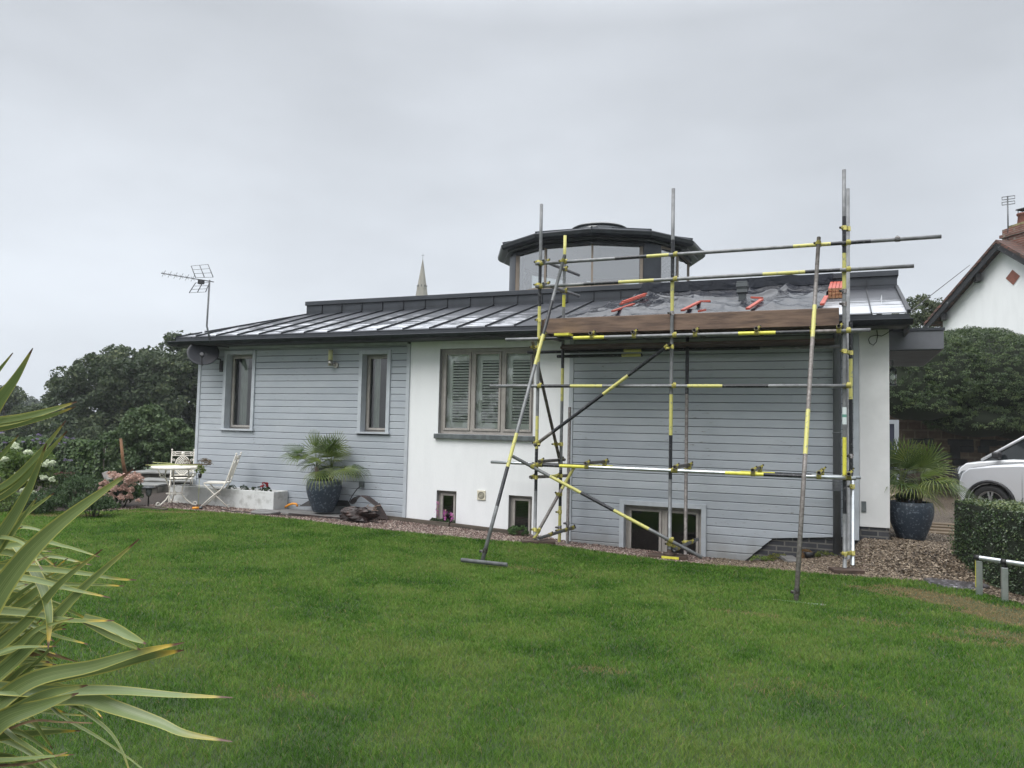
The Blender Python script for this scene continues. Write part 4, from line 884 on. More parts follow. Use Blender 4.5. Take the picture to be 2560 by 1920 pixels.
def palm(P,s,lab,crowns,n,Lf,seed,extra=()):
    random.seed(seed); e_=empty('fan_palm',(P.x,P.y,P.z),lab,'palm','fan palms in pots')
    for (cx,cy,h) in crowns:
        c=P+Vector((cx,cy,.50*s)); t=c+Vector((cx*.5,cy*.5,h))
        MB().path([c-Vector((0,0,.05)),c.lerp(t,.5)+Vector((.01,0,0)),t],[.038,.05,.03],8).build('trunk',MBARK,e_)
        for k in range(n):
            az=k*2.4+random.uniform(-.3,.3); el=R_(random.choice([4,14,28,42,58,78])+random.uniform(-9,9)); L=random.uniform(.24,.40)*Lf
            d=Vector((math.cos(az)*math.cos(el),math.sin(az)*math.cos(el)*.75,math.sin(el))); hub=t+d*L-Vector((0,0,(1-math.sin(el))*.05))
            MB().path([t,t.lerp(hub,.5)+Vector((0,0,.03)),hub],.005,5).build('frond_stalk',mat('palm_stalk',(.10,.13,.04),.5),e_)
            dd=(d-Vector((0,0,.35*math.cos(el)))).normalized(); nr=Vector((-d.x*.3,-d.y*.3-.35,1)) if el<1 else Vector((random.uniform(-.6,.6),-1,.2))
            fan(hub,dd,nr,random.uniform(.34,.42)*Lf,19,random.uniform(1.25,1.75),e_,random.choice([.15,.3,.4,.5]),1 if el<.5 else .3)
    for (p,d,L) in extra:
        MB().path([P+Vector((-.05,0,.75)),(P+Vector((-.05,0,.8))).lerp(Vector(p),.6)+Vector((0,0,.04)),Vector(p)],.004,5).build('frond_stalk',mat('palm_stalk',(.10,.13,.04),.5),e_)
        fan(Vector(p),Vector(d),Vector((0,-1,.3)),L,7,.38,e_,.72,.3)
    V,F,T=cloud([(P.x-.05,P.y-.02,P.z+.58*s,.12,.1,.05)],14,.06,26,.05); npmesh('ground_leaves',V,F,tintmat('dark_leaf',[(.02,.04,.015),(.05,.08,.03)]),e_,tint=T)
palm(P1,1.0,'green fan palm growing in the pot against the left clad wall',[(-.12,0,.27),(.09,.02,.25)],13,1.0,3)
palm(P2,.95,'fan palm with yellowing fronds in the pot beside the white pier',[(-.07,0,.24),(.08,.03,.26)],15,1.0,5,extra=[((P2.x-.62,P2.y-.05,1.02+.05),(-1,-.1,.35),.26)])
# ---------------------------------------------------------------- masonry planter, bistro set, lamp
gz=lambda x,y: float(G(x,y))
m=MB(); x0,x1,y0,y1=-11.95,-9.44,11.18,11.57
m.bx(x0,x1,y0,y0+.06,-.05,.325).bx(x0,x1,y1-.05,y1,-.05,.325).bx(x0,x0+.06,y0+.06,y1-.05,-.05,.325).bx(x1-.06,x1,y0+.06,y1-.05,-.05,.325)
e_=empty('trough_planter',((x0+x1)/2,y0,0),'long white painted masonry trough against the left clad wall behind the folding chair','planter')
MB().poly([(x0,y0,-.05),(x1,y0,-.05),(x1,y0,.325),(x0,y0,.325)]); 
m.build('trough',MCONC,e_,bev=.006); MB().bx(x0+.06,x1-.06,y0+.06,y1-.05,.1,.27).build('trough_soil',MSOIL,e_)
MGER=tintmat('dark_leaf',[(.02,.04,.015),(.05,.08,.03)])
for i,xx in enumerate((-10.55,-10.25,-9.98)):
    V,F,T=cloud([(xx,y0+.16,.33,.09,.07,.05)],8,.04,18,.035); tag(npmesh('bedding_plant',V,F,MGER,tint=T),['small dark bedding plant at the left in the white trough','small dark bedding plant, middle one in the white trough','small dark bedding plant next to the red geranium in the white trough'][i],'plant','small bedding plants in the white trough')
ge=empty('red_geranium',(-9.75,y0+.16,.3),'red flowering geranium at the right end of the white trough','plant'); V,F,T=cloud([(-9.75,y0+.16,.34,.1,.07,.05)],9,.04,18,.04); npmesh('leaves',V,F,MGER,ge,tint=T)
V,F,T=cloud([(-9.77,y0+.14,.42,.075,.05,.045)],10,.03,30,.025,.8); npmesh('flowers',V,F,tintmat('red_petal',[(.22,.008,.012),(.40,.015,.02)]),ge,tint=T)
def scroll(c,u,v,r,turns,st=0,n=14,sg=1): return [c+u*math.cos(st+sg*t*turns*2*math.pi)*r*(1-.62*t)+v*math.sin(st+sg*t*turns*2*math.pi)*r*(1-.62*t) for t in np.linspace(0,1,n)]
# table
tp=Vector((-11.36,10.75,.0)); tb=empty('bistro_table',tp,'round cream wrought iron garden table beside the folding chairs','table')
camdir=Vector((tp.x,tp.y,0)).normalized(); ru=Vector((camdir.y,-camdir.x,0))
MB().lathe([(0.001,.685),(.42,.685),(.43,.69),(.43,.725),(.42,.73),(0.001,.732)],tp,40).build('table_top',MWIRON,tb)
for k in range(3):
    a=R_(k*120+100); d=ru*math.cos(a)+camdir*math.sin(a); m=MB()
    m.path([tp+d*.22+Vector((0,0,.685)),tp+d*.24+Vector((0,0,.55)),tp+d*.13+Vector((0,0,.35)),tp+d*.12+Vector((0,0,.22)),tp+d*.20+Vector((0,0,.12)),tp+d*.33+Vector((0,0,.03))]+scroll(tp+d*.36+Vector((0,0,.055)),d,Vector((0,0,1)),.045,1.1,-1.9)[2:],.0125,7)
    m.path([tp+d*.40+Vector((0,0,.68)),tp+d*.32+Vector((0,0,.55)),tp+d*.17+Vector((0,0,.50)),tp+Vector((0,0,.49))],.009,6)
    m.path(scroll(tp+d*.31+Vector((0,0,.56)),d,Vector((0,0,1)),.05,1.0,0),.008,6)
    m.build('leg',MWIRON,tb)
m=MB(); m.path([tp+ru*math.cos(t)*.15+camdir*math.sin(t)*.15+Vector((0,0,.23)) for t in np.linspace(0,2*math.pi,24)[:-1]],.008,6,closed=True).lathe([(.0,.19),(.022,.2),(.028,.235),(.015,.27),(.0,.29)],tp,10); m.build('stretcher',MWIRON,tb)
# long cut stems lying on the table
stv=[((-.46,-.10,.745),(.45,.02,.75)),((-.52,.0,.75),(.25,.06,.75)),((-.40,-.05,.80),(.1,.0,.75)),((-.3,.1,.75),(.6,.05,.76))]
for i,(a,b) in enumerate(stv):
    a=tp+ru*a[0]+camdir*a[1]+Vector((0,0,a[2])); b=tp+ru*b[0]+camdir*b[1]+Vector((0,0,b[2]))
    tag(MB().path([a,a.lerp(b,.5)+Vector((0,0,.012)),b],[.007,.009,.012],6).build('cut_stem',mat('stem_green' if i<3 else 'stem_brown',(.34,.36,.14) if i<3 else (.09,.05,.035),.6)),['longest pale green stem reaching over the left rim of the table','thin green stem lying across the middle of the table','short pale stem sticking up at the left of the table top','dark brown stem reaching over the right rim of the table'][i],'plant stem','cut stems lying on the garden table')
V,F,T=cloud([tuple(tp+ru*.19+Vector((0,0,.80)))+(.05,.05,.06)],8,.03,20,.02); tag(npmesh('dried_flower_head',V,F,tintmat('dried_flower',[(.12,.09,.06),(.24,.19,.13)]),tint=T),'small dried flower head lying on the right part of the table','flower head')
# chairs
def chair(p,rz,lab):
    e_=empty('folding_chair',p,lab,'chair','cream iron folding chairs',rz); T0=Matrix.Translation(p)@Matrix.Rotation(rz,4,'Z'); X=lambda x,y,z:T0@Vector((x,y,z))   # local +x = front
    w_=.205
    def bk(s,t): return (-.19-.16*t-(.0),s,.45+.50*t)
    for s in (-w_,w_):
        MB().path([X(.25,s*.94,.0),X(.05,s*.95,.20),X(-.11,s,.33),X(-.19,s,.45),X(*bk(s,.5)),X(*bk(s,1.0)),X(*bk(s,1.04))],[.012]*6+[.010],7).lathe([(.0,-.02),(.018,-.008),(.02,.005),(.0,.024)],X(*bk(s,1.08)),8).build('back_leg',MWIRON,e_)
        MB().path([X(-.27,s*.85,.0),X(-.02,s*.86,.23),X(.12,s*.86,.36),X(.19,s*.86,.435)],.011,7).build('front_leg',MWIRON,e_)
    MB().bx(-.19,.20,-w_+.01,w_-.01,.438,.462,0,T0).build('seat',MWIRON,e_,bev=.008)
    MB().path([X(.22,-w_*.94,.03),X(.22,w_*.94,.03)],.007,6).path([X(-.22,-w_*.85,.05),X(-.22,w_*.85,.05)],.007,6).build('stretcher',MWIRON,e_)
    m=MB(); t_=lambda s,t:X(*bk(s,t))
    for t in (.86,1.0,.10): m.path([t_(-w_,t),t_(w_,t)],.010,6)
    for s in (-1,1):
        m.path([t_(s*w_,.86),t_(s*.135,1.0)],.006,5).path([t_(s*w_,1.0),t_(s*.135,.86)],.006,5).path([t_(s*.135,.86),t_(s*.135,1.0)],.006,5)
        m.path([t_(s*.135,.93),t_(s*.03,.93)],.008,5)
        u,v=(t_(1,0)-t_(0,0)).normalized()*s,(t_(0,1)-t_(0,0)).normalized()
        m.path(scroll(t_(s*.165,.68),u,v,.03,1.2),.006,5); m.path(scroll(t_(s*.165,.28),u,v,.03,1.2,3),.006,5)
    m.lathe([(.0,-.04),(.03,-.02),(.035,0),(.03,.03),(0,.045)],t_(0,.93),8)
    ell=lambda s,t:(s/.135)**2+((t-.48)/.36)**2<1
    m.path([t_(.135*math.cos(a),.48+.36*math.sin(a)) for a in np.linspace(0,2*math.pi,28)[:-1]],.009,6,closed=True)
    for k in range(-9,10):
        for sg in (-1,1):
            pts=[(s,.48+k*.085+sg*s*1.9) for s in np.linspace(-.13,.13,27)]; pts=[q for q in pts if ell(*q)]
            if len(pts)>2: m.path([t_(*pts[0]),t_(*pts[-1])],.0062,4)
    m.build('backrest',MWIRON,e_)
chair(Vector((-11.85,11.35,.0)),R_(-46),'cream folding chair facing the camera behind the round table')
chair(Vector((-10.62,11.02,-.0)),R_(211),'cream folding chair seen from the side, right of the round table')
# hanging pot plant by the table edge
pp=S(500,1188,10.7); e_=empty('pot_plant',pp,'small browning plant in a little dark pot at the right edge of the garden table','plant')
z0_=pp.z
MB().lathe([(.028,-.05),(.035,.03),(.033,.03)],(pp.x,pp.y,z0_+.0),12,cap=True).build('pot',MRUB,e_)
V,F,T=cloud([(pp.x,pp.y,z0_+.08,.05,.05,.08)],10,.04,20,.04); npmesh('leaves',V,F,tintmat('lime_leaf',[(.08,.14,.02),(.2,.27,.05)]),e_,tint=T)
V,F,T=cloud([(pp.x+.1,pp.y,z0_+.22,.14,.08,.07)],26,.045,22,.022); npmesh('seed_heads',V,F,tintmat('dried_flower',[(.12,.09,.06),(.24,.19,.13)]),e_,tint=T)
m=MB()
for k in range(9): m.path([(pp.x,pp.y,z0_+.02),(pp.x+random.uniform(-.05,.22),pp.y+random.uniform(-.05,.05),z0_+random.uniform(.15,.28))],.002,4)
m.path([(pp.x-.01,pp.y+.0,z0_-.42-.25),(pp.x-.01,pp.y,z0_-.02)],.004,5)
m.build('stems',mat('stem_green',(.34,.36,.14),.6),e_)
# solar lantern
lp=SZ(370,1272,0.0); e_=empty('solar_lamp',lp,'dark solar lantern on a spike at the edge of the lawn beside the pink hydrangea','garden lamp')
MB().lathe([(.014,0),(.012,.21),(.018,.215),(.03,.235)],lp,10).build('stake',MRUB,e_)
MB().lathe([(.05,.235),(.068,.36),(.066,.362),(.05,.24)],lp,4).build('glass',mat('lamp_glass',(.09,.095,.095),.2),e_)
m=MB(); m.lathe([(.072,.36),(.11,.365),(.115,.375),(.06,.405),(.0,.412)],lp,8,sm=False)
for k in range(4): a=k*math.pi/2; m.path([lp+Vector((.05*math.cos(a),.05*math.sin(a),.236)),lp+Vector((.07*math.cos(a),.07*math.sin(a),.362))],.006,4)
m.build('cap',mat('lamp_cap',(.05,.055,.06),.4),e_)
# ---------------------------------------------------------------- paving, edging, rubbish
def onG(x,y,h=0): return Vector((x,y,float(G(x,y))+h))
MPAV=mat('paving_slab',(.17,.165,.16),.7,var=.2,vscale=6); 
def slab(name,pts,h,m_,lab,cat,th=.04):
    m=MB(); lo=[onG(x,y,h-th) for x,y in pts]; hi=[onG(x,y,h) for x,y in pts]; n=len(pts); i=m.add(lo); j=m.add(hi); m.join(i,j,n,0,False); m.face(range(j,j+n),0); o=m.build(name,m_,None,bev=.003); return tag(o,lab,cat)
slab('paving_slab',[(-9.7,10.95),(-8.75,10.85),(-8.75,11.5),(-9.7,11.5)],.022,MPAV,'grey paving slab on the gravel just left of the potted palm','paving slab')
slab('paving_slab',[(-8.74,10.85),(-7.55,10.80),(-7.55,11.5),(-8.74,11.5)],.024,MPAV,'grey paving slab under the potted palm by the clad wall','paving slab')
dc=SZ(664,1281,.02); MB(); o=MB().lathe([(.24,0),(.24,.02),(.22,.024),(.001,.025)],dc,20).build('drain_cover',MPAV); tag(o,'round grey drain cover in the gravel at the end of the white trough','drain cover')
MEDG=mat('edging_timber',(.085,.07,.055),.8,var=.25,vscale=8,stretch=(.4,3,3))
for i,(xa,xb) in enumerate(((-7.3,-5.95),(-5.94,-4.63))):
    m=MB(); a=onG(xa,11.36,.03); b=onG(xb,11.33,.03); m.beam(a,b,.035,.08); tag(m.build('edging_board',MEDG,None,bev=.004),['weathered timber edging board below the left basement window','weathered timber edging board below the right basement window'][i],'edging board','timber edging boards along the white wall')
# brown rubbish: bent strip, crumpled felt, triangular offcut
MRUST=mat('rusty_felt',(.018,.010,.009),.45,col2=(.075,.042,.034),vscale=9,vlo=.5,vhi=.75,bump=.8,bscale=18)
def ribbon(name,pts,wd,lab,cat,wdir=(0,1,0),m_=MRUST):
    V=[];F=[]; wd_=Vector(wdir).normalized()
    for i,p in enumerate(pts): V+= [Vector(p)-wd_*wd/2+Vector((0,0,random.uniform(-.01,.01))),Vector(p)+wd_*wd/2+Vector((0,0,random.uniform(-.01,.01)))]
    for i in range(len(pts)-1): F.append((2*i,2*i+1,2*i+3,2*i+2))
    o=npmesh(name,V,F,m_,smooth=True); s_=o.modifiers.new('t','SOLIDIFY'); s_.thickness=.012; u=o.modifiers.new('s','SUBSURF'); u.levels=u.render_levels=1; return tag(o,lab,cat)
px=[(882,1262),(885,1250),(894,1242),(906,1239),(917,1243),(926,1251),(936,1259),(950,1267)]
ribbon('bent_strip',[S(x,y,11.15-.01*i) for i,(x,y) in enumerate(px)],.22,'brown bent strip arching up over the rubbish beside the clad wall','scrap')
px=[(760,1264),(775,1250),(790,1249)]
q=[S(748,1266,11.45),S(778,1249,11.5),S(870,1252,11.5),S(878,1266,11.4)]
o=MB().poly(q).build('black_membrane',MRUB); s_=o.modifiers.new('t','SOLIDIFY'); s_.thickness=.01; tag(o,'flat black membrane offcut propped on the wall behind the potted palm','membrane')
q=[S(926,1296,11.0),S(972,1298,11.25),S(949,1257,11.35),S(935,1266,11.1)]
o=MB().poly(q).build('felt_offcut',MRUST); s_=o.modifiers.new('t','SOLIDIFY'); s_.thickness=.012; tag(o,'three cornered brown felt offcut leaning at the right of the rubbish','felt offcut')
cc=S(895,1284,10.78); cc.z=gz(cc.x,cc.y)+.10; V=[];F=[]; nu_,nv_=22,14
for j in range(nv_):
    for i in range(nu_):
        th=2*math.pi*i/nu_; ph=math.pi*(j/(nv_-1))-math.pi/2; r=1+.35*math.sin(3*th+2*ph*2)*math.cos(ph)+random.uniform(-.10,.10)
        V.append(cc+Vector((.30*math.cos(th)*math.cos(ph)*r,.17*math.sin(th)*math.cos(ph)*r,.115*math.sin(ph)*r*1.15)))
for j in range(nv_-1):
    for i in range(nu_): F.append((j*nu_+i,j*nu_+(i+1)%nu_,(j+1)*nu_+(i+1)%nu_,(j+1)*nu_+i))
tag(npmesh('crumpled_felt',V,F,MRUST),'crumpled lump of dark brown roofing felt lying on the gravel','felt scrap')
a=S(722,1290,10.75); b=S(868,1274,10.7); a=onG(a.x,a.y,.03); b=onG(b.x,b.y,.045); tag(MB().path([a,b],.014,8).build('metal_rod',MRUST),'thin rusty rod lying across the gravel left of the rubbish','rod')
a=onG(-8.9,10.55,.03); tag(MB().path([a,onG(-8.6,10.5,.04),onG(-8.3,10.62,.03)],.01,6).build('bent_wire',MRUST),'short bent dark wire on gravel in front of the potted palm','wire')
m=MB(); 
for k in range(7): a=S(905+random.uniform(0,35),1270+random.uniform(-8,14),10.9); m.path([a,a+Vector((random.uniform(.05,.3),random.uniform(-.05,.05),random.uniform(-.03,.09)))],.006,5)
tag(m.build('twisted_wire',mat('pale_wire',(.28,.20,.16),.5)),'tangle of pinkish wires on the brown rubbish','wire')
MORG=mat('orange_plastic',(.72,.28,.02),.45)
q=[(713,1268),(722,1262),(732,1259),(741,1260),(744,1266)]; tag(MB().path([S(x,y,11.4) for x,y in q],.02,8).build('orange_hose',MORG),'short loop of orange hose between trough and potted palm','hose')
e_=S(490,1266,10.5); e_=onG(e_.x,e_.y,.03); ot=empty('hose_nozzle',e_,'orange and grey hose fitting dropped on the gravel near the folding chair','hose fitting'); MB().path([e_-ru*.06,e_+ru*.05],.022,8).build('nozzle_body',MORG,ot); MB().path([e_+ru*.052,e_+ru*.11],.026,8).build('nozzle_end',MAE,ot)
pts=[onG(S(x,y,10.6).x,10.62+.1*math.sin(x*.05),.02) for x,y in ((540,1280),(580,1282),(620,1281),(660,1276),(700,1273))]; tag(MB().path(pts,.007,6).build('cable',MRUB),'thin black cable snaking over the gravel below the white trough','cable')
# ---------------------------------------------------------------- right side: hand rail, manhole, small things
hr=empty('hand_rail',SZ(2448,1487,-.12),'low galvanised tube hand rail in front of the clipped box hedge','hand rail')
pA=SZ(2448,1487,-.12); pB=SZ(2512,1503,-.12); dv=(pB-pA); zt_=S(2448,1394,pA.y).z
MB().bx(-.03,.03,-.03,.03,0,zt_+.11-.03,0,Matrix.Translation(pA)).bx(-.034,-.031,-.02,.02,.08,zt_+.1,1,Matrix.Translation(pA)).build('rail_post',[MSHINY,MYELB],hr,bev=.004)
MB().bx(-.03,.03,-.03,.03,0,zt_+.07,0,Matrix.Translation(pB)).build('rail_post',MSHINY,hr,bev=.004)
ta=Vector((pA.x-.02,pA.y,zt_)); tb_=SD(2560,1418,9.9); tb_=ta+(Vector((pB.x,pB.y,S(2512,1404,pB.y).z))-ta)*4
MB().tube(ta,tb_,m=S_).build('rail',SC,hr)
m=MB(); m.path([ta+Vector((-.02,0,0)),ta+(tb_-ta)*.03],.03,10).path([(pB.x-.03,pB.y,S(2512,1404,pB.y).z),(pB.x+.02,pB.y-.02,S(2512,1404,pB.y).z-.005)],.031,10).path([(pB.x,pB.y,S(2512,1404,pB.y).z),(pB.x,pB.y,S(2512,1404,pB.y).z-.08)],.028,10); m.build('rail_clamp',MRUB,hr)
mc=SZ(2390,1458,-.11); o=MB().lathe([(.34,-.02),(.34,.012),(.30,.022),(.001,.03)],mc,28).build('manhole_cover',mat('wet_gravel_tray',(.035,.032,.034),.3,col2=(.26,.25,.28),vscale=26,vlo=.5,vhi=.68,bump=1,bscale=50)); tag(o,'round wet manhole cover filled with stones at the foot of the box hedge','manhole cover')
# sleepers laid in the drive
MSLP=mat('sleeper_wood',(.13,.095,.06),.8,col2=(.22,.165,.11),vscale=5,stretch=(.3,3,3))
for k in range(4):
    y=13.4+k*.5; m=MB(); m.bx(1.05,3.4,y,y+.2,gz(1.6,y)-.02,gz(1.6,y)+.05+.02*k); tag(m.build('sleeper',MSLP,None,bev=.01),['nearest timber sleeper laid in the drive behind the right palm','second nearest timber sleeper in the drive','third timber sleeper in the drive, behind the second','farthest timber sleeper in the drive towards the cars'][k],'sleeper','timber sleepers across the drive')
# plants by the plinth
for i,(x,y,rx,lab,cols) in enumerate(((-1.05,11.42,.16,'bright green cushion of succulent at the cut corner of the cladding',[(.10,.16,.03),(.2,.28,.06)]),(-.82,11.5,.17,'yellowish green clump of stonecrop against the dark brick plinth',[(.09,.11,.02),(.2,.2,.05)]),(-.22,11.47,.16,'low yellow green moss plant at the foot of the downpipe',[(.07,.10,.02),(.17,.19,.04)]),(-.48,11.5,.09,'small reddish succulent in a black pot by the brick plinth',[(.16,.07,.03),(.22,.15,.05)]))):
    V,F,T=cloud([(x,y,gz(x,y)+.02,rx,.08,.05 if i<3 else .11)],22,.035,26,.022); tag(npmesh('low_plant',V,F,tintmat('low_leaf%d'%i,cols),tint=T),lab,'plant')
    MATS['low_leaf%d'%i].name=['lime_leaf_b','stonecrop_leaf','moss_leaf','succulent_leaf'][i]
sp=onG(-.44,11.44); o=MB().lathe([(.05,0),(.075,.1),(.07,.1),(.06,.05)],sp,14,cap=True).build('small_pot',MRUB); tag(o,'tiny black plastic pot beside the brick plinth behind the right raker','plant pot')
o=MB().bx(-.09,.09,-.22,.22,0,.05,0,Matrix.Translation(onG(-.68,11.33))@Matrix.Rotation(.3,4,'Z')).build('stone_slab',MPAV,None,bev=.01); tag(o,'flat grey stone slab lying beside the stonecrop by the plinth','stone')
# foxgloves and fern at the basement windows
fx=tintmat('foxglove_bell',[(.42,.08,.32),(.62,.22,.52)]); 
for i,(x,y,h) in enumerate(((1093,1298,.40),(1112,1300,.27),(1129,1296,.22))):
    p=S(x,y,11.42); p.z=gz(p.x,p.y); e_=empty('foxglove',p,['tallest pink foxglove at the left edge of the left basement window','middle pink foxglove in front of the left basement window','right hand pink foxglove in front of the left basement window'][i],'flower','foxgloves by the basement window')
    MB().path([p,p+Vector((.01,0,h))],.004,5).build('stem',mat('stem_green',(.34,.36,.14),.6),e_)
    P_=np.array([[p.x+random.gauss(0,.018),p.y+random.gauss(0,.015),p.z+h*random.uniform(.35,1)] for _ in range(60)]); V,F=leafquads(P_,np.zeros((60,3)),.028,.8,1); npmesh('bells',V,F,fx,e_,tint=rng.random(60))
    V,F,T=cloud([(p.x-.05,p.y,p.z+.05,.08,.05,.04)],8,.04,16,.05); npmesh('leaves',V,F,tintmat('dark_leaf',[(.02,.04,.015),(.05,.08,.03)]),e_,tint=T)
p=S(1296,1330,11.3); p.z=gz(p.x,p.y); V,F,T=cloud([(p.x,p.y,p.z+.06,.16,.08,.08)],30,.045,26,.035); tag(npmesh('fern_clump',V,F,tintmat('fern_leaf',[(.03,.07,.02),(.08,.15,.04)]),tint=T),'small green leafy clump at the foot of the right basement window','plant')
# ---------------------------------------------------------------- phormium (striped sword leaves) in the foreground
def phmat():
    m=bpy.data.materials.new('flax_leaf'); m.use_nodes=True; t=m.node_tree; b=t.nodes['Principled BSDF']; b.inputs['Roughness'].default_value=.38; b.inputs['Specular IOR Level'].default_value=.6
    def at(n): a=t.nodes.new('ShaderNodeAttribute'); a.attribute_name=n; return a.outputs['Fac']
    def ramp(src,stops):
        r=t.nodes.new('ShaderNodeValToRGB'); el=r.color_ramp.elements; el[0].position=stops[0][0]; el[0].color=(*stops[0][1],1); el[1].position=stops[-1][0]; el[1].color=(*stops[-1][1],1)
        for p,c in stops[1:-1]: q=el.new(p); q.color=(*c,1)
        t.links.new(src,r.inputs[0]); return r.outputs[0]
    def mix(f,a,b_):
        x=t.nodes.new('ShaderNodeMix'); x.data_type='RGBA'
        if isinstance(f,float): x.inputs[0].default_value=f
        else: t.links.new(f,x.inputs[0])
        for k,v in ((6,a),(7,b_)):
            if isinstance(v,tuple): x.inputs[k].default_value=(*v,1)
            else: t.links.new(v,x.inputs[k])
        return x.outputs[2]
    # cross stripes: green centre, fine pale lines, yellow margin
    across=at('across'); along=at('along'); tone=at('tone')
    tc=t.nodes.new('ShaderNodeCombineXYZ'); t.links.new(across,tc.inputs[0]); t.links.new(tone,tc.inputs[1]); n=t.nodes.new('ShaderNodeTexNoise'); n.inputs['Scale'].default_value=14; n.inputs['Detail'].default_value=4; t.links.new(tc.outputs[0],n.inputs['Vector'])
    g=ramp(n.outputs['Fac'],[(.36,(.06,.10,.024)),(.5,(.125,.18,.05)),(.64,(.27,.31,.11))])
    pale=mix(tone,g,(.21,.275,.12))
    edge_=ramp(across,[(0,(1,1,1)),(.80,(0,0,0)),(.90,(1,1,1))]); 
    er=t.nodes.new('ShaderNodeValToRGB'); er.color_ramp.elements[0].position=.80; er.color_ramp.elements[0].color=(0,0,0,1); er.color_ramp.elements[1].position=.92; er.color_ramp.elements[1].color=(1,1,1,1); t.links.new(across,er.inputs[0])
    c1=mix(er.outputs[0],pale,(.38,.37,.09))
    r2=t.nodes.new('ShaderNodeValToRGB'); r2.color_ramp.elements[0].position=.80; r2.color_ramp.elements[0].color=(0,0,0,1); r2.color_ramp.elements[1].position=.93; r2.color_ramp.elements[1].color=(1,1,1,1); t.links.new(along,r2.inputs[0])
    dm=t.nodes.new('ShaderNodeMath'); dm.operation='MULTIPLY'; t.links.new(r2.outputs[0],dm.inputs[0]); t.links.new(at('dead'),dm.inputs[1])
    c2=mix(dm.outputs[0],c1,(.52,.36,.05))
    r3=t.nodes.new('ShaderNodeValToRGB'); r3.color_ramp.elements[0].position=.935; r3.color_ramp.elements[0].color=(0,0,0,1); r3.color_ramp.elements[1].position=.96; r3.color_ramp.elements[1].color=(1,1,1,1); t.links.new(along,r3.inputs[0])
    c3=mix(r3.outputs[0],c2,(.10,.045,.03)); t.links.new(c3,b.inputs['Base Color'])
    o=t.nodes['Material Output']; tr=t.nodes.new('ShaderNodeBsdfTranslucent'); mx=t.nodes.new('ShaderNodeMixShader'); mx.inputs[0].default_value=.22; t.links.new(c3,tr.inputs[0]); t.links.new(b.outputs[0],mx.inputs[1]); t.links.new(tr.outputs[0],mx.inputs[2]); t.links.new(mx.outputs[0],o.inputs[0]); return m
MPH=phmat(); MDEADL=mat('dead_leaf',(.26,.19,.09),.7,col2=(.10,.05,.03),vscale=8)
K=2560/2212
PB=SD(-420,1700,2.6); PB.z=0
ph=empty('flax_plant',PB,'large striped flax with long sword leaves filling the left foreground','plant')
def blade(pts,wd,dead=1.0,tone=.3,face=0.0,split=0,d0=2.2,d1=2.0,m_=None,root=True):
    """pts in 2212-px photo units, wd = width in those units at the widest"""
    if root: a_,b_=pts[0],pts[1]; pts=[(a_[0]-110-.5*(b_[0]-a_[0]),a_[1]+(a_[1]-b_[1])*.7+45)]+list(pts)
    n=len(pts); P_=[SD(x*K,y*K,d0+(d1-d0)*i/(n-1)) for i,(x,y) in enumerate(pts)]
    if root: r0=PB+Vector((random.uniform(-.2,.2),random.uniform(-.2,.2),0)); P_=[r0,r0.lerp(P_[0],.55)+Vector((0,0,.28))]+P_
    # catmull-rom
    C_=[]; Q=[P_[0]]+P_+[P_[-1]+(P_[-1]-P_[-2])]
    for i in range(1,len(Q)-2):
        for k in range(8):
            t=k/8; a,b,c,d=Q[i-1],Q[i],Q[i+1],Q[i+2]; C_.append(.5*((2*b)+(c-a)*t+(2*a-5*b+4*c-d)*t*t+(3*b-a-3*c+d)*t**3))
    C_.append(P_[-1]); N_=len(C_); L=[0]
    for i in range(1,N_): L.append(L[-1]+(C_[i]-C_[i-1]).length)
    W0=1.3*wd*K/1930*((d0+d1)/2)/2; V=[];F=[];ac=[];al=[]
    vis0=L[24] if root else 0
    for i,p in enumerate(C_):
        u=L[i]/L[-1]; tg=(C_[min(i+1,N_-1)]-C_[max(i-1,0)]).normalized(); view=(p-CAM).normalized(); s=tg.cross(view).normalized(); nr=s.cross(tg); s=(s*math.cos(face)+nr*math.sin(face)).normalized(); nr=s.cross(tg)
        v=(L[i]-vis0)/(L[-1]-vis0); w_=W0*(min(1,.75+.5*u))*(1-max(0,(u-.35)/.65)**1.9)**.9+.0012; w_=max(w_,.0012)
        for a in (-1,-.55,0,.55,1): V.append(p+s*a*w_-nr*(abs(a)*w_*.28)); ac.append(abs(a)); al.append(v)
    for i in range(N_-1):
        for k in range(4): F.append((5*i+k,5*i+k+1,5*i+k+6,5*i+k+5))
    o=npmesh('leaf',V,F,m_ or MPH,ph,smooth=True)
    for nm,val in (('across',ac),('along',al),('tone',[tone]*len(V)),('dead',[dead]*len(V))):
        a=o.data.attributes.new(nm,'FLOAT','POINT'); a.data.foreach_set('value',np.array(val,dtype=np.float32))
random.seed(11)
blade([(-70,985),(-10,880),(35,815),(71,752)],58,.3,.35,.2)
blade([(-70,900),(-25,830),(28,762)],30,.3,.2,.2)
blade([(-60,925),(40,905),(110,886),(166,868)],44,.5,.1,.3)
blade([(-60,938),(40,915),(110,897),(164,878)],30,.8,.2,-.3)
blade([(-60,1090),(20,1045),(85,980),(142,909)],34,.3,.35,.3)
blade([(-60,1100),(30,1052),(95,985),(145,931)],34,.3,.3,-.2)
blade([(-70,1245),(0,1160),(60,1060),(101,957)],46,.2,.45,.2)
blade([(-60,1170),(-5,1160),(50,1175),(92,1232)],17,.2,.55,.3)
blade([(-60,1262),(20,1235),(105,1202)],13,1,.1,.4,m_=MDEADL)
blade([(-90,1420),(20,1250),(120,1140),(288,1014)],64,.1,.3,.35,d0=2.0,d1=1.8)
blade([(-60,1500),(60,1400),(170,1280),(301,1164)],38,.2,.25,.3)
blade([(-60,1440),(50,1350),(130,1260),(222,1186)],30,.2,.3,.1)
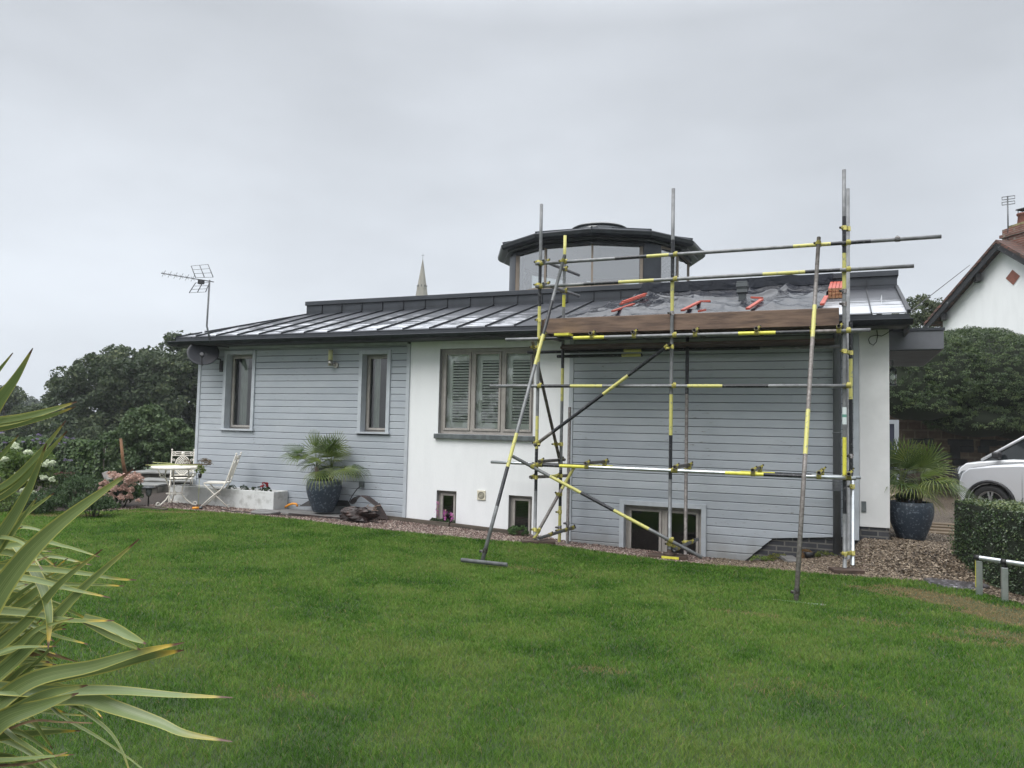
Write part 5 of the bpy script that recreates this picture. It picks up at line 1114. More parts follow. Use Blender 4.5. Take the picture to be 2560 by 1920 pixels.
blade([(-60,1232),(60,1228),(160,1236),(250,1250),(295,1253)],22,.7,.15,.3)
blade([(-60,1240),(60,1250),(150,1272),(238,1291)],24,.8,.6,.3)
blade([(60,1250),(150,1262),(210,1263),(268,1266)],15,1,.1,.2)
blade([(-70,1322),(60,1325),(150,1340),(247,1341)],30,1,.1,.5)
blade([(35,1180),(62,1215),(92,1270),(105,1330),(104,1402)],17,1,.3,.4,root=False)
blade([(-80,1580),(60,1475),(200,1440),(300,1410),(398,1388)],46,.9,.3,.35)
blade([(90,1470),(220,1440),(300,1420),(398,1404)],22,.9,.2,-.2,root=False)
blade([(-80,1488),(80,1494),(240,1492),(380,1502),(503,1507)],32,.6,.75,.5)
blade([(-60,1560),(60,1515),(170,1507),(250,1530),(340,1560),(400,1585),(502,1602)],44,.5,.5,.3)
blade([(-80,1640),(0,1560),(90,1525),(170,1497)],70,.1,.35,.2)
blade([(-80,1600),(20,1545),(100,1500),(190,1480)],60,.1,.45,-.2)
blade([(60,1500),(150,1522),(225,1570),(262,1620),(290,1700)],13,.5,.0,.5)
blade([(60,1490),(130,1545),(210,1592),(270,1632),(330,1680)],9,0,.0,.6)
blade([(-40,1650),(40,1640),(160,1630)],15,1,.7,.5,m_=None)
blade([(-40,1660),(60,1650),(146,1625)],9,1,.3,.5,m_=MDEADL)
blade([(180,1335),(230,1350),(280,1375),(316,1391)],17,.1,.6,.3,root=False)
blade([(180,1340),(240,1372),(304,1404)],11,.1,.3,-.3,root=False)
blade([(70,1172),(140,1180),(215,1203)],17,.4,.7,.3)
blade([(30,1340),(110,1370),(190,1392)],19,.9,.0,.4)
blade([(-60,1440),(20,1402),(122,1396)],16,1,.8,.5)
blade([(-40,1420),(30,1400),(80,1360),(160,1335)],26,.3,.2,.3)
blade([(-60,1530),(20,1440),(90,1380),(150,1330)],40,.1,.1,.2,d0=2.4,d1=2.3)
blade([(-60,1400),(20,1330),(90,1270),(180,1215)],44,.2,.15,.4,d0=2.4,d1=2.3)
blade([(-80,1470),(-10,1400),(50,1380),(110,1372)],40,.4,.2,.1,d0=2.4,d1=2.3)
blade([(-60,1310),(-20,1290),(20,1275),(60,1262)],28,.2,.75,.5)
blade([(60,1560),(130,1560),(200,1562)],7,1,.0,.4,m_=MDEADL)
blade([(130,1505),(175,1522),(200,1530),(222,1552)],13,1,.0,.4)
blade([(-30,1560),(40,1600),(100,1640),(140,1680)],16,.3,.0,.4)
blade([(-60,1060),(-20,1010),(15,970),(40,940)],30,.3,.2,.3)
blade([(-40,1225),(20,1160),(62,1100),(80,1075)],26,.3,.1,.3)

for k in range(70):
    y0=random.uniform(1150,1640); a=random.uniform(-.35,.75); L_=random.uniform(110,240); x0=random.uniform(-60,10); dr_=random.uniform(-20,70)
    p=[(x0,y0),(x0+L_*.5*math.cos(a),y0-L_*.5*math.sin(a)),(x0+L_*math.cos(a),y0-L_*math.sin(a)+dr_)]
    if p[-1][0]>210 or (p[-1][1]<1000): continue
    dd=random.uniform(2.3,2.8); blade(p,random.uniform(10,30),random.choice([.2,.6,1]),random.choice([0,.1,.2,.4]),random.uniform(-.4,.5),d0=dd,d1=dd-.1,m_=MDEADL if random.random()<.12 else None)
# ---------------------------------------------------------------- far things
MSPIRE=mat('pale_stone',(.24,.225,.19),.9,var=.1,vscale=.3)
sp=SD(1057,648,150); sx,sy,sz=sp
ch=empty('church',(sx,sy,0),'distant stone church spire with a cross rising above the roof','church')
q_=150/260
m=MB(); m.lathe([(1.92*q_,sz-11.2*q_),(1.70*q_,sz-9.8*q_),(.05,sz)],(sx,sy,0),8,0,False); m.build('spire',MSPIRE,ch)
m=MB(); m.lathe([(1.78*q_,sz-10.1*q_),(1.81*q_,sz-9.95*q_),(1.74*q_,sz-9.8*q_)],(sx,sy,0),8,0,False); m.build('string_course',MSPIRE,ch)
for k in range(8):
    a=(k)*math.pi/4+math.pi/8; MB().bx(-.12*q_,.12*q_,-.05,.05,-.35*q_,.35*q_,0,Matrix.Translation((sx+math.cos(a)*1.62*q_,sy+math.sin(a)*1.62*q_,sz-9.2*q_))@Matrix.Rotation(a+math.pi/2,4,'Z')).build('opening',MRUB,ch)
m=MB(); m.path([(sx,sy,sz-.2),(sx,sy,sz+1.9*q_)],.035,6).beam((sx-.45*q_,sy-.1,sz+1.3*q_),(sx+.45*q_,sy+.1,sz+1.3*q_),.06,.06); m.build('cross',MAER,ch)
MB().lathe([(2.6*q_,-8),(2.6*q_,sz-16*q_),(1.92*q_,sz-11.2*q_)],(sx,sy,0),8,0,False).build('tower',MSPIRE,ch)
# trees
def tree(name,base,H,ells,nc,cr,nl,ls,mt,lab,cat,grp=None,trunk=.3,flat=.8):
    e_=empty(name,base,lab,cat,grp); V,F,T=cloud(ells,nc,cr,nl,ls,.6,.8,flat=flat); npmesh('crown',V,F,mt,e_,tint=T)
    m=MB(); b=Vector(base); top=b+Vector((0,0,H*.6)); m.path([b-Vector((0,0,.5)),b.lerp(top,.4)+Vector((.1,0,0)),top],[trunk,trunk*.8,trunk*.4],8)
    for k in range(min(6,len(ells)*2)):
        q=Vector(ells[k%len(ells)][:3]); m.path([b.lerp(top,.35+.08*k),b.lerp(top,.6).lerp(q,.5)+Vector((0,0,.2)),q],[trunk*.35,trunk*.22,trunk*.08],6)
    m.build('trunk',MBARK,e_); return e_
MT1=tintmat('sycamore_leaf',[(.021,.037,.019),(.038,.060,.028),(.065,.092,.040),(.11,.13,.058)],.6,.3)
MT2=tintmat('ash_leaf',[(.038,.068,.026),(.066,.107,.04),(.11,.15,.058)],.6,.3)
MT3=tintmat('distant_leaf',[(.05,.07,.05),(.09,.11,.08)],.7,.2)
def E(x,y,Dd,rx,rz,ry=None): p=SD(x,y,Dd); return (p.x,p.y,p.z,rx,ry or rx,rz)
c=SD(330,1000,42); tree('sycamore_tree',(c.x,c.y,-4.5),9,[E(335,960,42,2.9,1.85),E(270,1000,42,2.7,2.0),E(190,1045,42,1.9,1.6),E(400,990,42,2.6,2.3),E(320,1080,42,3.5,2.3),E(230,1120,40,2.6,1.8)],420,.62,110,.20,MT1,'broad dark tree filling the view left of the house, tallest in the middle','tree','trees behind the garden')
c=SD(500,960,44); tree('sycamore_tree',(c.x,c.y,-4.5),10,[E(470,920,44,1.7,1.7),E(530,940,44,2.3,2.1),E(500,1030,44,2.8,2.4),E(455,985,43,1.3,1.2)],230,.6,110,.20,MT1,'dark tree half hidden behind the left corner of the house','tree','trees behind the garden')
c=SD(110,1090,46); tree('sycamore_tree',(c.x,c.y,-4.5),6,[E(125,1075,46,2.0,1.3),E(60,1110,46,2.6,1.3),E(180,1090,44,1.8,1.2)],160,.55,100,.2,MT1,'lower dark tree at the foot of the broad one, behind the spiky leaves','tree','trees behind the garden')
c=SD(380,1130,26); tree('young_ash_tree',(c.x,c.y,-3.2),4.5,[E(365,1075,26,.75,.75),E(420,1110,26,.85,.8),E(320,1120,26,.75,.65),E(460,1145,26,.65,.55),E(380,1150,26,1.2,.75),E(300,1165,26,.6,.6)],300,.24,70,.12,MT2,'lighter green young tree in front of the dark ones, left of house','tree','trees behind the garden',.09)
c=SD(20,1030,55); tree('sycamore_tree',(c.x,c.y,-5),7,[E(10,1000,55,1.3,1.0),E(-30,1030,55,2.4,1.8),E(20,1060,55,1.8,1.3)],90,.5,90,.2,MT1,'dark tree cut off by the left edge of the photo','tree','trees behind the garden')
c=SD(60,1030,110); tree('far_tree',(c.x,c.y,-5),9,[E(60,1032,110,3,2.0),E(95,1040,110,3,1.8),E(20,1045,110,4,2)],110,1.0,70,.4,MT3,'pale misty tree on the skyline at far left','tree')
tag(npmesh('woodland',*(lambda c_:(c_[0],c_[1]))(cw:=cloud([(-150+20*k+rng.uniform(-5,5),120+8*k+rng.uniform(-9,9),-3,12,8,6) for k in range(14)],420,2.0,60,.9)),MT3,tint=cw[2]),'far off misty woodland beyond the valley','woodland',kind='stuff')
# ivy wall at the left
MIVY=tintmat('ivy_leaf',[(.014,.034,.010),(.035,.07,.018),(.07,.12,.03),(.13,.18,.06)],.5,.15,.35)
p0=SD(-60,1104,21); p1=SD(283,1110,19.0); zt_=S(200,1103,p1.y).z
zt_=(p0.z+p1.z)/2; dI=(Vector((p1.x,p1.y,0))-Vector((p0.x,p0.y,0))); LI=dI.length; dI.normalize(); nI=Vector((dI.y,-dI.x,0))
iw=empty('ivy_covered_wall',(p1.x,p1.y,0),'garden wall smothered in dark glossy ivy below the trees','wall')
m=MB(); m.beam((p0.x,p0.y,zt_/2-.2),(p1.x-dI.x*.45,p1.y-dI.y*.45,zt_/2-.2),.3,zt_+.25); m.build('wall',mat('garden_stone',(.13,.115,.09),.9,var=.35,vscale=3,bump=.8,bscale=6),iw)
n=26000; t=rng.random(n)*LI; z=rng.random(n)*(zt_+.05); top=rng.random(n)<.22; dep=.22+.14*vnoise(t,z,.3,3)+rng.normal(0,.03,n)
PV=np.stack([p0.x+dI.x*t+nI.x*dep,p0.y+dI.y*t+nI.y*dep,z],1); PV[top]=np.stack([p0.x+dI.x*t+nI.x*rng.uniform(-.2,.3,n),p0.y+dI.y*t+nI.y*rng.uniform(-.2,.3,n),zt_+.05+.12*rng.random(n)*vnoise(t,t,.4,2)],1)[top]
NN=np.tile(np.array([nI.x,nI.y,.5]),(n,1)); V,F=leafquads(PV,NN,.085,.85,.45); npmesh('ivy',V,F,MIVY,iw,tint=np.clip(rng.normal(.35,.2,n)+.25*(vnoise(t,z,.5)-.5),0,1))
e_=SD(272,1190,18.6); m=MB(); m.path([SD(262,1180,18.4),SD(278,1215,18.4),SD(290,1245,18.2)],[.07,.09,.11],8); tag(m.build('tree_stump',mat('pale_bark',(.2,.19,.18),.9,var=.3,bump=.8)),'pale grey leaning stump at the right end of the ivy wall','stump')
tag(MB().path([SD(302,1096,18),SD(307,1150,18),SD(314,1190,18)],[.03,.035,.045],8).build('wooden_post',mat('rusty_post',(.16,.08,.035),.7,var=.3)),'thin leaning rust brown post in front of the young tree','post')
# stone steps / low walls beyond the table
MFLAG=mat('old_stone',(.13,.12,.10),.85,col2=(.045,.045,.035),vscale=3.5,vlo=.4,vhi=.65,bump=.9,bscale=9); MFLT=mat('wet_flagstone',(.19,.19,.18),.35,var=.25,vscale=4)
def wallb(a,b,z0,z1,th,lab,Dd):
    A_=SD(*a,Dd);B_2=SD(*b,Dd); e2=empty('stone_wall',(A_.x,A_.y,0),lab,'stone wall','low stone walls behind the garden table'); m=MB(); m.beam((A_.x,A_.y,(z0+z1)/2),(B_2.x,B_2.y,(z0+z1)/2),th,z1-z0); m.build('wall',MFLAG,e2,bev=.02)
    m=MB(); m.beam((A_.x,A_.y,z1+.025),(B_2.x,B_2.y,z1+.025),th+.12,.045); m.build('coping',MFLT,e2,bev=.01)
wallb((345,1183),(505,1183),-.2,SD(420,1184,19).z,.9,'highest and farthest low stone wall behind the table',19.2)
wallb((350,1200),(520,1205),-.2,SD(430,1204,18).z,.7,'middle low stone wall behind the table',18.1)
wallb((343,1213),(410,1214),-.2,SD(370,1214,17).z,.6,'nearest short low stone wall, just behind the solar lantern',17.0)
tag(MB().beam(SZ(345,1268,.02),SZ(415,1275,.02),.08,.05).build('edging_board',MEDG),'thin timber edging strip behind the solar lantern at the lawn corner','edging board')
# beds: perennials
def bush(name,x,y,Dd,rx,rz,mt,ls,nc,cr,nl,lab,cat='shrub',fl=None,grp=None,zb=None,ry=None,asp=.45):
    p=SD(x,y,Dd); e_=empty(name,(p.x,p.y,0),lab,cat,grp); V,F,T=cloud([(p.x,p.y,p.z,rx,ry or rx*.8,rz)],nc,cr,nl,ls,asp,.7,zmin=-.02,shell=(.35,1)); npmesh('leaves',V,F,mt,e_,tint=T)
    m=MB()
    for k in range(8): a=random.uniform(0,6.28); m.path([(p.x+.1*math.cos(a),p.y+.1*math.sin(a),0),(p.x+rx*.6*math.cos(a),p.y+rx*.5*math.sin(a),p.z+rz*.4)],.008,5)
    m.build('stems',MBARK,e_)
    if fl:
        for (fx_,fy_,r,mm,s,q,as_) in fl:
            c=SD(fx_,fy_,Dd-rx*1.0); V,F,T=cloud([(c.x,c.y,c.z,r,r,r*.85)],max(6,int(q*2)),r*.4,30,s*1.1,as_,.9,shell=(.3,.95)); npmesh('flower_head',V,F,mm,e_,tint=T)
    return e_
MLIME=tintmat('hydrangea_leaf',[(.05,.09,.02),(.09,.15,.03),(.16,.22,.05)],.5,.3); MWF=tintmat('white_petal',[(.55,.62,.42),(.82,.85,.72)],.7,.3); MPF=tintmat('pink_petal',[(.42,.25,.20),(.56,.38,.32),(.68,.54,.47)],.7,.3); MPER=tintmat('perennial_leaf',[(.02,.045,.018),(.045,.085,.028),(.08,.13,.045)],.5,.3)
MPF2=tintmat('pale_pink_petal',[(.55,.36,.30),(.68,.52,.46)],.7,.3)
wf=[(48,1188,.07),(130,1200,.06),(60,1225,.06),(68,1134,.075),(102,1138,.07),(88,1165,.095),(118,1162,.085),(75,1200,.065),(110,1196,.06),(130,1160,.06),(82,1236,.065),(35,1117,.08),(10,1150,.07)]
bush('white_hydrangea',62,1195,14.2,.62,.50,MLIME,.09,120,.15,34,'lime green hydrangea with white flower heads behind the spiky leaves','hydrangea',[(x,y,r,MWF,.022,9,.9) for x,y,r in wf])
pf=[(283,1192,.10,1),(305,1198,.10,1),(338,1196,.11,1),(322,1208,.10,1),(260,1210,.07,1),(257,1226,.075,2),(288,1224,.065,2),(250,1245,.08,1),(310,1222,.07,1),(328,1226,.065,1),(306,1246,.07,1),(322,1242,.05,1),(270,1238,.05,1),(345,1200,.07,1),(278,1244,.05,1),(346,1252,.03,2)]
bush('pink_hydrangea',298,1236,14.0,.42,.28,MPER,.08,70,.12,34,'hydrangea loaded with dusky pink flower heads left of the solar lantern','hydrangea',[(x,y,r*1.2,MPF if k==1 else MPF2,.02,10,.9) for x,y,r,k in pf])
for i,(x,y,rx,rz,lab) in enumerate(((150,1250,.40,.26,'leafy dark green perennial between the white and pink hydrangeas'),(205,1240,.45,.32,'tall green perennial clump just left of the pink hydrangea'),(175,1215,.5,.3,'bushy perennial below the ivy wall, behind the other clumps'),(20,1262,.5,.22,'low yellow green plant under the white hydrangea'),(95,1268,.4,.2,'low leafy plant at the edge of the lawn below the white hydrangea'),(235,1262,.35,.15,'low green plant at the foot of the pink hydrangea'))):
    bush('perennial_plant',x,y,13.9-.3*i if i!=2 else 15,rx,rz,MPER if i not in(3,) else MLIME,.055,80,.11,34,lab,'plant',grp='perennials in the flower bed',asp=.3)
bush('red_perennial',160,1205,16,.4,.2,tintmat('red_leaf',[(.06,.015,.015),(.14,.04,.035)],.6,.2),.04,50,.08,26,'dark red leaved perennial in front of the ivy wall','plant')
# verbena
MVER=tintmat('verbena_petal',[(.16,.12,.26),(.30,.24,.40)],.7,.2); vb=empty('verbena',SD(90,1190,14.5),'tall purple verbena on thin stems rising above the hydrangea','flower')
m=MB(); P_=[]
for k in range(30):
    x=random.uniform(0,185); y=1075+random.random()**1.3*75+ (x/185)*14; t=SD(x,y,14.6+random.uniform(-.5,.5)); m.path([(t.x+random.uniform(-.15,.15),t.y,.1),t],.0035,4); P_.append((t.x,t.y,t.z,.03,.03,.015))
m.build('stems',mat('dark_stem',(.05,.07,.03),.7),vb); V,F,T=cloud(P_,60,.025,16,.014,.9); npmesh('flower_heads',V,F,MVER,vb,tint=T)
# ---------------------------------------------------------------- right: clipped hedge, yew, stone wall, shed house, cars
def boxhedge(name,poly,z0,z1,n,ls,mt,lab,rough=.03):
    e_=empty(name,(poly[0][0],poly[0][1],z0),lab,'hedge'); m=MB(); k=len(poly); i=m.add([(x,y,z0-.1) for x,y in poly]); j=m.add([(x,y,z1-.03) for x,y in poly]); m.join(i,j,k,0,False); m.face(range(j,j+k)); m.build('stems',mat('hedge_core',(.012,.018,.008),1),e_)  # solid dark core added inside the leaves against see-through, no modelled stems
    Ls=[(Vector(poly[(q+1)%k])-Vector(poly[q])).length for q in range(k)]; P_=[];Nn=[];T=[]; per=sum(Ls); ar=.5*abs(sum(poly[q][0]*poly[(q+1)%k][1]-poly[(q+1)%k][0]*poly[q][1] for q in range(k))); tot=per*(z1-z0)+ar
    for q in range(k):
        nn=int(n*Ls[q]*(z1-z0)/tot); a=Vector(poly[q]);d=Vector(poly[(q+1)%k])-a; t=rng.random(nn); z=z0+(z1-z0)*rng.random(nn); nr=np.array([d.y,-d.x,0])/d.length
        wv=(vnoise(t*Ls[q]+q*7,z,.18,3)-.5)*.10; off=rng.normal(.0,rough,nn)+wv; off-=.05*np.clip((z-(z1-.08))/.08,0,1)
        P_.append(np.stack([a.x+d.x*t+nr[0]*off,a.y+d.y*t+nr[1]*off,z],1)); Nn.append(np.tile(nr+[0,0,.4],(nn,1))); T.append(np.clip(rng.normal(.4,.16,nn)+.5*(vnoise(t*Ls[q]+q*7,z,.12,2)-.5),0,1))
    nn=int(n*ar/tot*1.3); xs_=np.array([p[0] for p in poly]); ys_=np.array([p[1] for p in poly]); X=rng.uniform(xs_.min(),xs_.max(),nn*3); Y=rng.uniform(ys_.min(),ys_.max(),nn*3)
    ins=np.zeros(len(X),bool)
    for q in range(k):
        x1_,y1_=poly[q];x2_,y2_=poly[(q+1)%k]; c_=((y1_>Y)!=(y2_>Y))&(X<(x2_-x1_)*(Y-y1_)/((y2_-y1_) or 1e-9)+x1_); ins^=c_
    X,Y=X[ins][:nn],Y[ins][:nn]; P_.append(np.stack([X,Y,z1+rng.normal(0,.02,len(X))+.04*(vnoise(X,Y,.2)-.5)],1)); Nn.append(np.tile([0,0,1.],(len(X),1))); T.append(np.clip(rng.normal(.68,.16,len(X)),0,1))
    P_=np.concatenate(P_);Nn=np.concatenate(Nn); V,F=leafquads(P_,Nn,ls,.65,.55); npmesh('foliage',V,F,mt,e_,tint=np.concatenate(T)); return e_
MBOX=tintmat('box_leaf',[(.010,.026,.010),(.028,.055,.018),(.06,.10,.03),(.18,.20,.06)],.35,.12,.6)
HP=[(q.x+.05,q.y+.03) for q in (SZ(2377,1436,-.13),SZ(2440,1461,-.13),SZ(2512,1484,-.13),SZ(2575,1502,-.13))]
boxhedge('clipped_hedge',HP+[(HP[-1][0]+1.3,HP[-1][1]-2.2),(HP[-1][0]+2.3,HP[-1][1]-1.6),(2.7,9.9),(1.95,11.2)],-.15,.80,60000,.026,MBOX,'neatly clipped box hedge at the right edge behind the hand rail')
MYEW=tintmat('yew_needles',[(.015,.032,.012),(.034,.064,.02),(.066,.105,.032),(.13,.17,.055)],.5,.15,.5)
yc=SD(2440,985,21.5); ye=empty('yew_hedge',(yc.x,yc.y,0),'huge rounded dark yew billowing over the stone wall behind the cars','hedge')
YE=[E(2430,955,21.5,2.05,1.45),E(2330,948,21,1.35,1.2),E(2545,975,21.3,1.75,1.28),E(2260,970,20.5,.75,.95),E(2660,1010,21.5,1.5,1.1),E(2300,1010,20.6,1.0,.5),E(2440,1050,20.8,1.2,.52),E(2560,1050,20.6,1.3,.6),E(2490,930,21.2,1.1,.9)]
cl1=cloud(YE,7500,.13,34,.05,.4,.7,flat=.6,shell=(.95,1.02))
npmesh('foliage',*cl1[:2],MYEW,ye,tint=cl1[2])
m=MB()
for q in YE:
    i=None
    for a in range(9):
        ph=math.pi*(a/8-.5); j=m.add([(q[0]+q[3]*.9*math.cos(ph)*math.cos(2*math.pi*b/16),q[1]+q[4]*.9*math.cos(ph)*math.sin(2*math.pi*b/16),q[2]+q[5]*.9*math.sin(ph)) for b in range(16)])
        if i is not None: m.join(i,j,16)
        i=j
m.build('inner_core',mat('hedge_core',(.012,.018,.008),1),ye)  # dark solid ellipsoids added as a core behind the needles, not branches
a=SD(2215,1150,22.3); b=SD(2750,1150,22.3); sw=empty('stone_wall',(a.x,a.y,0),'tall rubble stone retaining wall beneath the yew, dark stones picked out','stone wall')
MRUB_=brickmat('rubble_stone',(.13,.095,.068),(.085,.063,.046),(.15,.12,.09),bw=.5,bh=.22,ms=.03)
MB().beam((a.x,a.y,.85),(b.x,b.y,.85),.5,2.9).build('wall',MRUB_,sw)
dW=(Vector((b.x,b.y,0))-Vector((a.x,a.y,0))).normalized(); nW=Vector((dW.y,-dW.x,0)); LW=(b-a).length; MDST=mat('dark_stone',(.018,.019,.02),.6,var=.3,bump=.5,bscale=12)
for k in range(75):
    u=random.uniform(0,LW*.8); z=.0+int(random.random()*8)*.19; w2=random.uniform(.10,.25); h2=random.uniform(.07,.10)*(1.9 if random.random()<.15 else 1)
    T_=Matrix.Translation(Vector((a.x,a.y,z+.1))+dW*u+nW*.262)@Matrix(((dW.x,nW.x,0,0),(dW.y,nW.y,0,0),(0,0,1,0),(0,0,0,1)))
    MB().bx(-w2,w2,-.02,.03,-h2,h2,0,T_).build('dark_stone',MDST,sw,bev=.02)
MCON=tintmat('conifer_needles',[(.03,.045,.02),(.06,.085,.035),(.12,.13,.06)],.6,.2)
c=SD(2315,800,31); tree('conifer_tree',(c.x,c.y,0),6,[E(2290,800,31,.75,1.0),E(2340,805,31,.8,.8),E(2385,830,31,.5,.9),E(2310,830,31,1.1,.8)],130,.25,60,.1,MCON,'scruffy conifer top showing between the roof end and the white gable','tree',None,.1)
m=MB()
for k in range(40): p=SD(random.uniform(2272,2370),random.uniform(775,800),31); m.path([(p.x,p.y,p.z-.3),(p.x+random.uniform(-.1,.1),p.y,p.z+random.uniform(-.1,.2))],.008,4)
o=m.build('twigs',MBARK,bpy.data.objects['conifer_tree'])
# white gabled house
g0=S(2352,800,31); gd=Vector((.57,-.822,0)); 
def GP(x,y):
    d=ray(x,y); nrm=Vector((gd.y,-gd.x,0)); t=(Vector((g0.x,g0.y,0))-Vector((0,0,0))).dot(nrm)/d.dot(nrm); return CAM+d*t
ap=GP(2516,612); ev=GP(2357,792); uu=lambda p:(p-g0).dot(gd); W_=uu(ap)-uu(ev); back=Vector((.822,.57,0))
gh=empty('gabled_house',(g0.x,g0.y,0),'white rendered house with a tiled gable roof at the right edge','house')
def gp(u,z,b=0): return Vector((g0.x,g0.y,0))+gd*(u+uu(ev))+back*b+Vector((0,0,z))
ze,za=ev.z,ap.z
MB().poly([gp(0,-2),gp(2*W_,-2),gp(2*W_,ze),gp(W_,za),gp(0,ze)]).poly([gp(0,-2,8),gp(0,-2),gp(0,ze),gp(0,ze,8)]).poly([gp(2*W_,-2),gp(2*W_,-2,8),gp(2*W_,ze,8),gp(2*W_,ze)]).build('wall',MW,gh)
sl=(za-ze)/W_; MTILE=brickmat('clay_roof_tile',(.13,.058,.043),(.075,.045,.036),(.035,.028,.025),bw=.18,bh=.1,ms=.012)
for s in (0,1):
    f=(lambda u:u) if s==0 else (lambda u:2*W_-u); m=MB(); o_=-.45
    A1,B1=gp(f(o_),ze+sl*o_+.14,-.4),gp(f(W_),za+.14,-.4); A2,B2=gp(f(o_),ze+sl*o_+.14,8.4),gp(f(W_),za+.14,8.4)
    dn=Vector((0,0,-.10)); i=m.add([A1,B1,B2,A2]); j=m.add([A1+dn,B1+dn,B2+dn,A2+dn]); m.join(i,j,4,0,False); m.face((i,i+1,i+2,i+3)); m.face((j+3,j+2,j+1,j)); m.build('roof',MTILE,gh)
    m=MB(); m.beam(gp(f(o_),ze+sl*o_-.05,-.34),gp(f(W_),za-.05,-.34),.05,.2); m.build('bargeboard',mat('flaking_black_paint',(.018,.019,.022),.6,col2=(.20,.21,.21),vscale=7,vlo=.62,vhi=.7),gh)
c=GP(2384,1/1+ 700); 
for k in (.06,.62):
    m=MB(); m.bx(-.08,.08,-.2,.2,-.12,.12,0,Matrix.Translation(gp(W_*k,ze+sl*W_*k-.16,-.12))); m.build('purlin_end',MRUB,gh)
dc=[GP(2514,704),GP(2531,674),GP(2551,691),GP(2534,713)]; m=MB(); q=[p-back*.015 for p in (GP(2515,696),GP(2532,674),GP(2551,690),GP(2534,713))]; m.poly(q[::-1]); m.build('diamond_tile',mat('terracotta',(.22,.08,.055),.7,var=.15,vscale=9),gh)
cb=GP(2540,600); m=MB(); cz=S(2505,595,cb.y).z
c0=GP(2486,600); cw=1.5
T_=Matrix.Translation((c0.x,c0.y,0))@Matrix(((gd.x,back.x,0,0),(gd.y,back.y,0,0),(0,0,1,0),(0,0,0,1)))
zb_=GP(2510,600).z; zt2=GP(2510,566).z
m.bx(0,cw,.3,1.1,zb_-1.6,zt2,0,T_).bx(-.06,cw+.06,.24,1.16,zb_+.16,zb_+.26,0,T_).bx(.1,cw-.1,.4,1.0,zt2,zt2+.1,1,T_); chm=m.build('chimney',[MREDBR,mat('lichen_mortar',(.22,.20,.10),.9,var=.4,vscale=6)],gh)
MTC=mat('terracotta_pot',(.17,.06,.04),.7,var=.2)
for k,u in enumerate((.45,1.15)):
    p=T_@Vector((u,.7,zt2+.08)); MB().lathe([(.20,0),(.17,.3),(.21,.33),(.21,.38),(.14,.38)],p,14).build('chimney_pot',MTC,chm)
    if k==0:
        m=MB(); 
        for a in range(4): m.path([p+Vector((.16*math.cos(a*1.57),.16*math.sin(a*1.57),.36)),p+Vector((.16*math.cos(a*1.57),.16*math.sin(a*1.57),.5))],.012,4)
        m.lathe([(.24,.5),(.22,.53),(.0,.58)],p,4,sm=False); m.build('cowl',MRUB,chm)
p=T_@Vector((.16,.3,zt2)); A_=SD(2519,490,(M3.inverted()@(p-CAM)).z*-1); ta=empty('tv_aerial',p,'small television aerial with two rows of rods on the brick chimney','tv aerial')
MB().path([(A_.x,A_.y,p.z-.6),A_],.022,6).build('mast',MAE,ta)
Dz=(M3.inverted()@(p-CAM)).z*-1
for y_ in (492,505):
    m=MB(); q=[SD(2505,y_+1,Dz),SD(2537,y_-3,Dz),SD(2537,y_+4,Dz),SD(2505,y_+8,Dz)]; m.path(q+[q[0]],.012,4,cap=False); m.build('reflector',MAE,ta)
# overhead wire
a=SD(2280,775,15); b=GP(2450,665); tag(MB().path([S(2262,790,11.6),a,b-back*.4],.012,4).build('overhead_wire',MRUB),'thin overhead wire running from the roof end to the white gable','wire')
# hanging lantern on the entrance wall
c=S(2232,943,13.0); hl=empty('entrance_lantern',c,'glass lantern with a pale bulb under the entrance canopy','lantern')
MB().lathe([(.05,-.11),(.055,.1)],c,12,cap=True).build('glass',glassmat('lantern_case'),hl); m=MB(); m.lathe([(.06,.1),(.03,.15),(.01,.16)],c,12).lathe([(.055,-.13),(.055,-.11)],c,12,cap=True).path([c+Vector((0,0,.15)),c+Vector((0,.0,.25)),c+Vector((-.1,.0,.25))],.01,6); m.build('lantern_frame',MSILL,hl)
MB().lathe([(.0,-.05),(.03,-.02),(.032,.02),(.0,.05)],c,10).build('bulb',mat('opal_bulb',(.8,.8,.78),.4),hl)
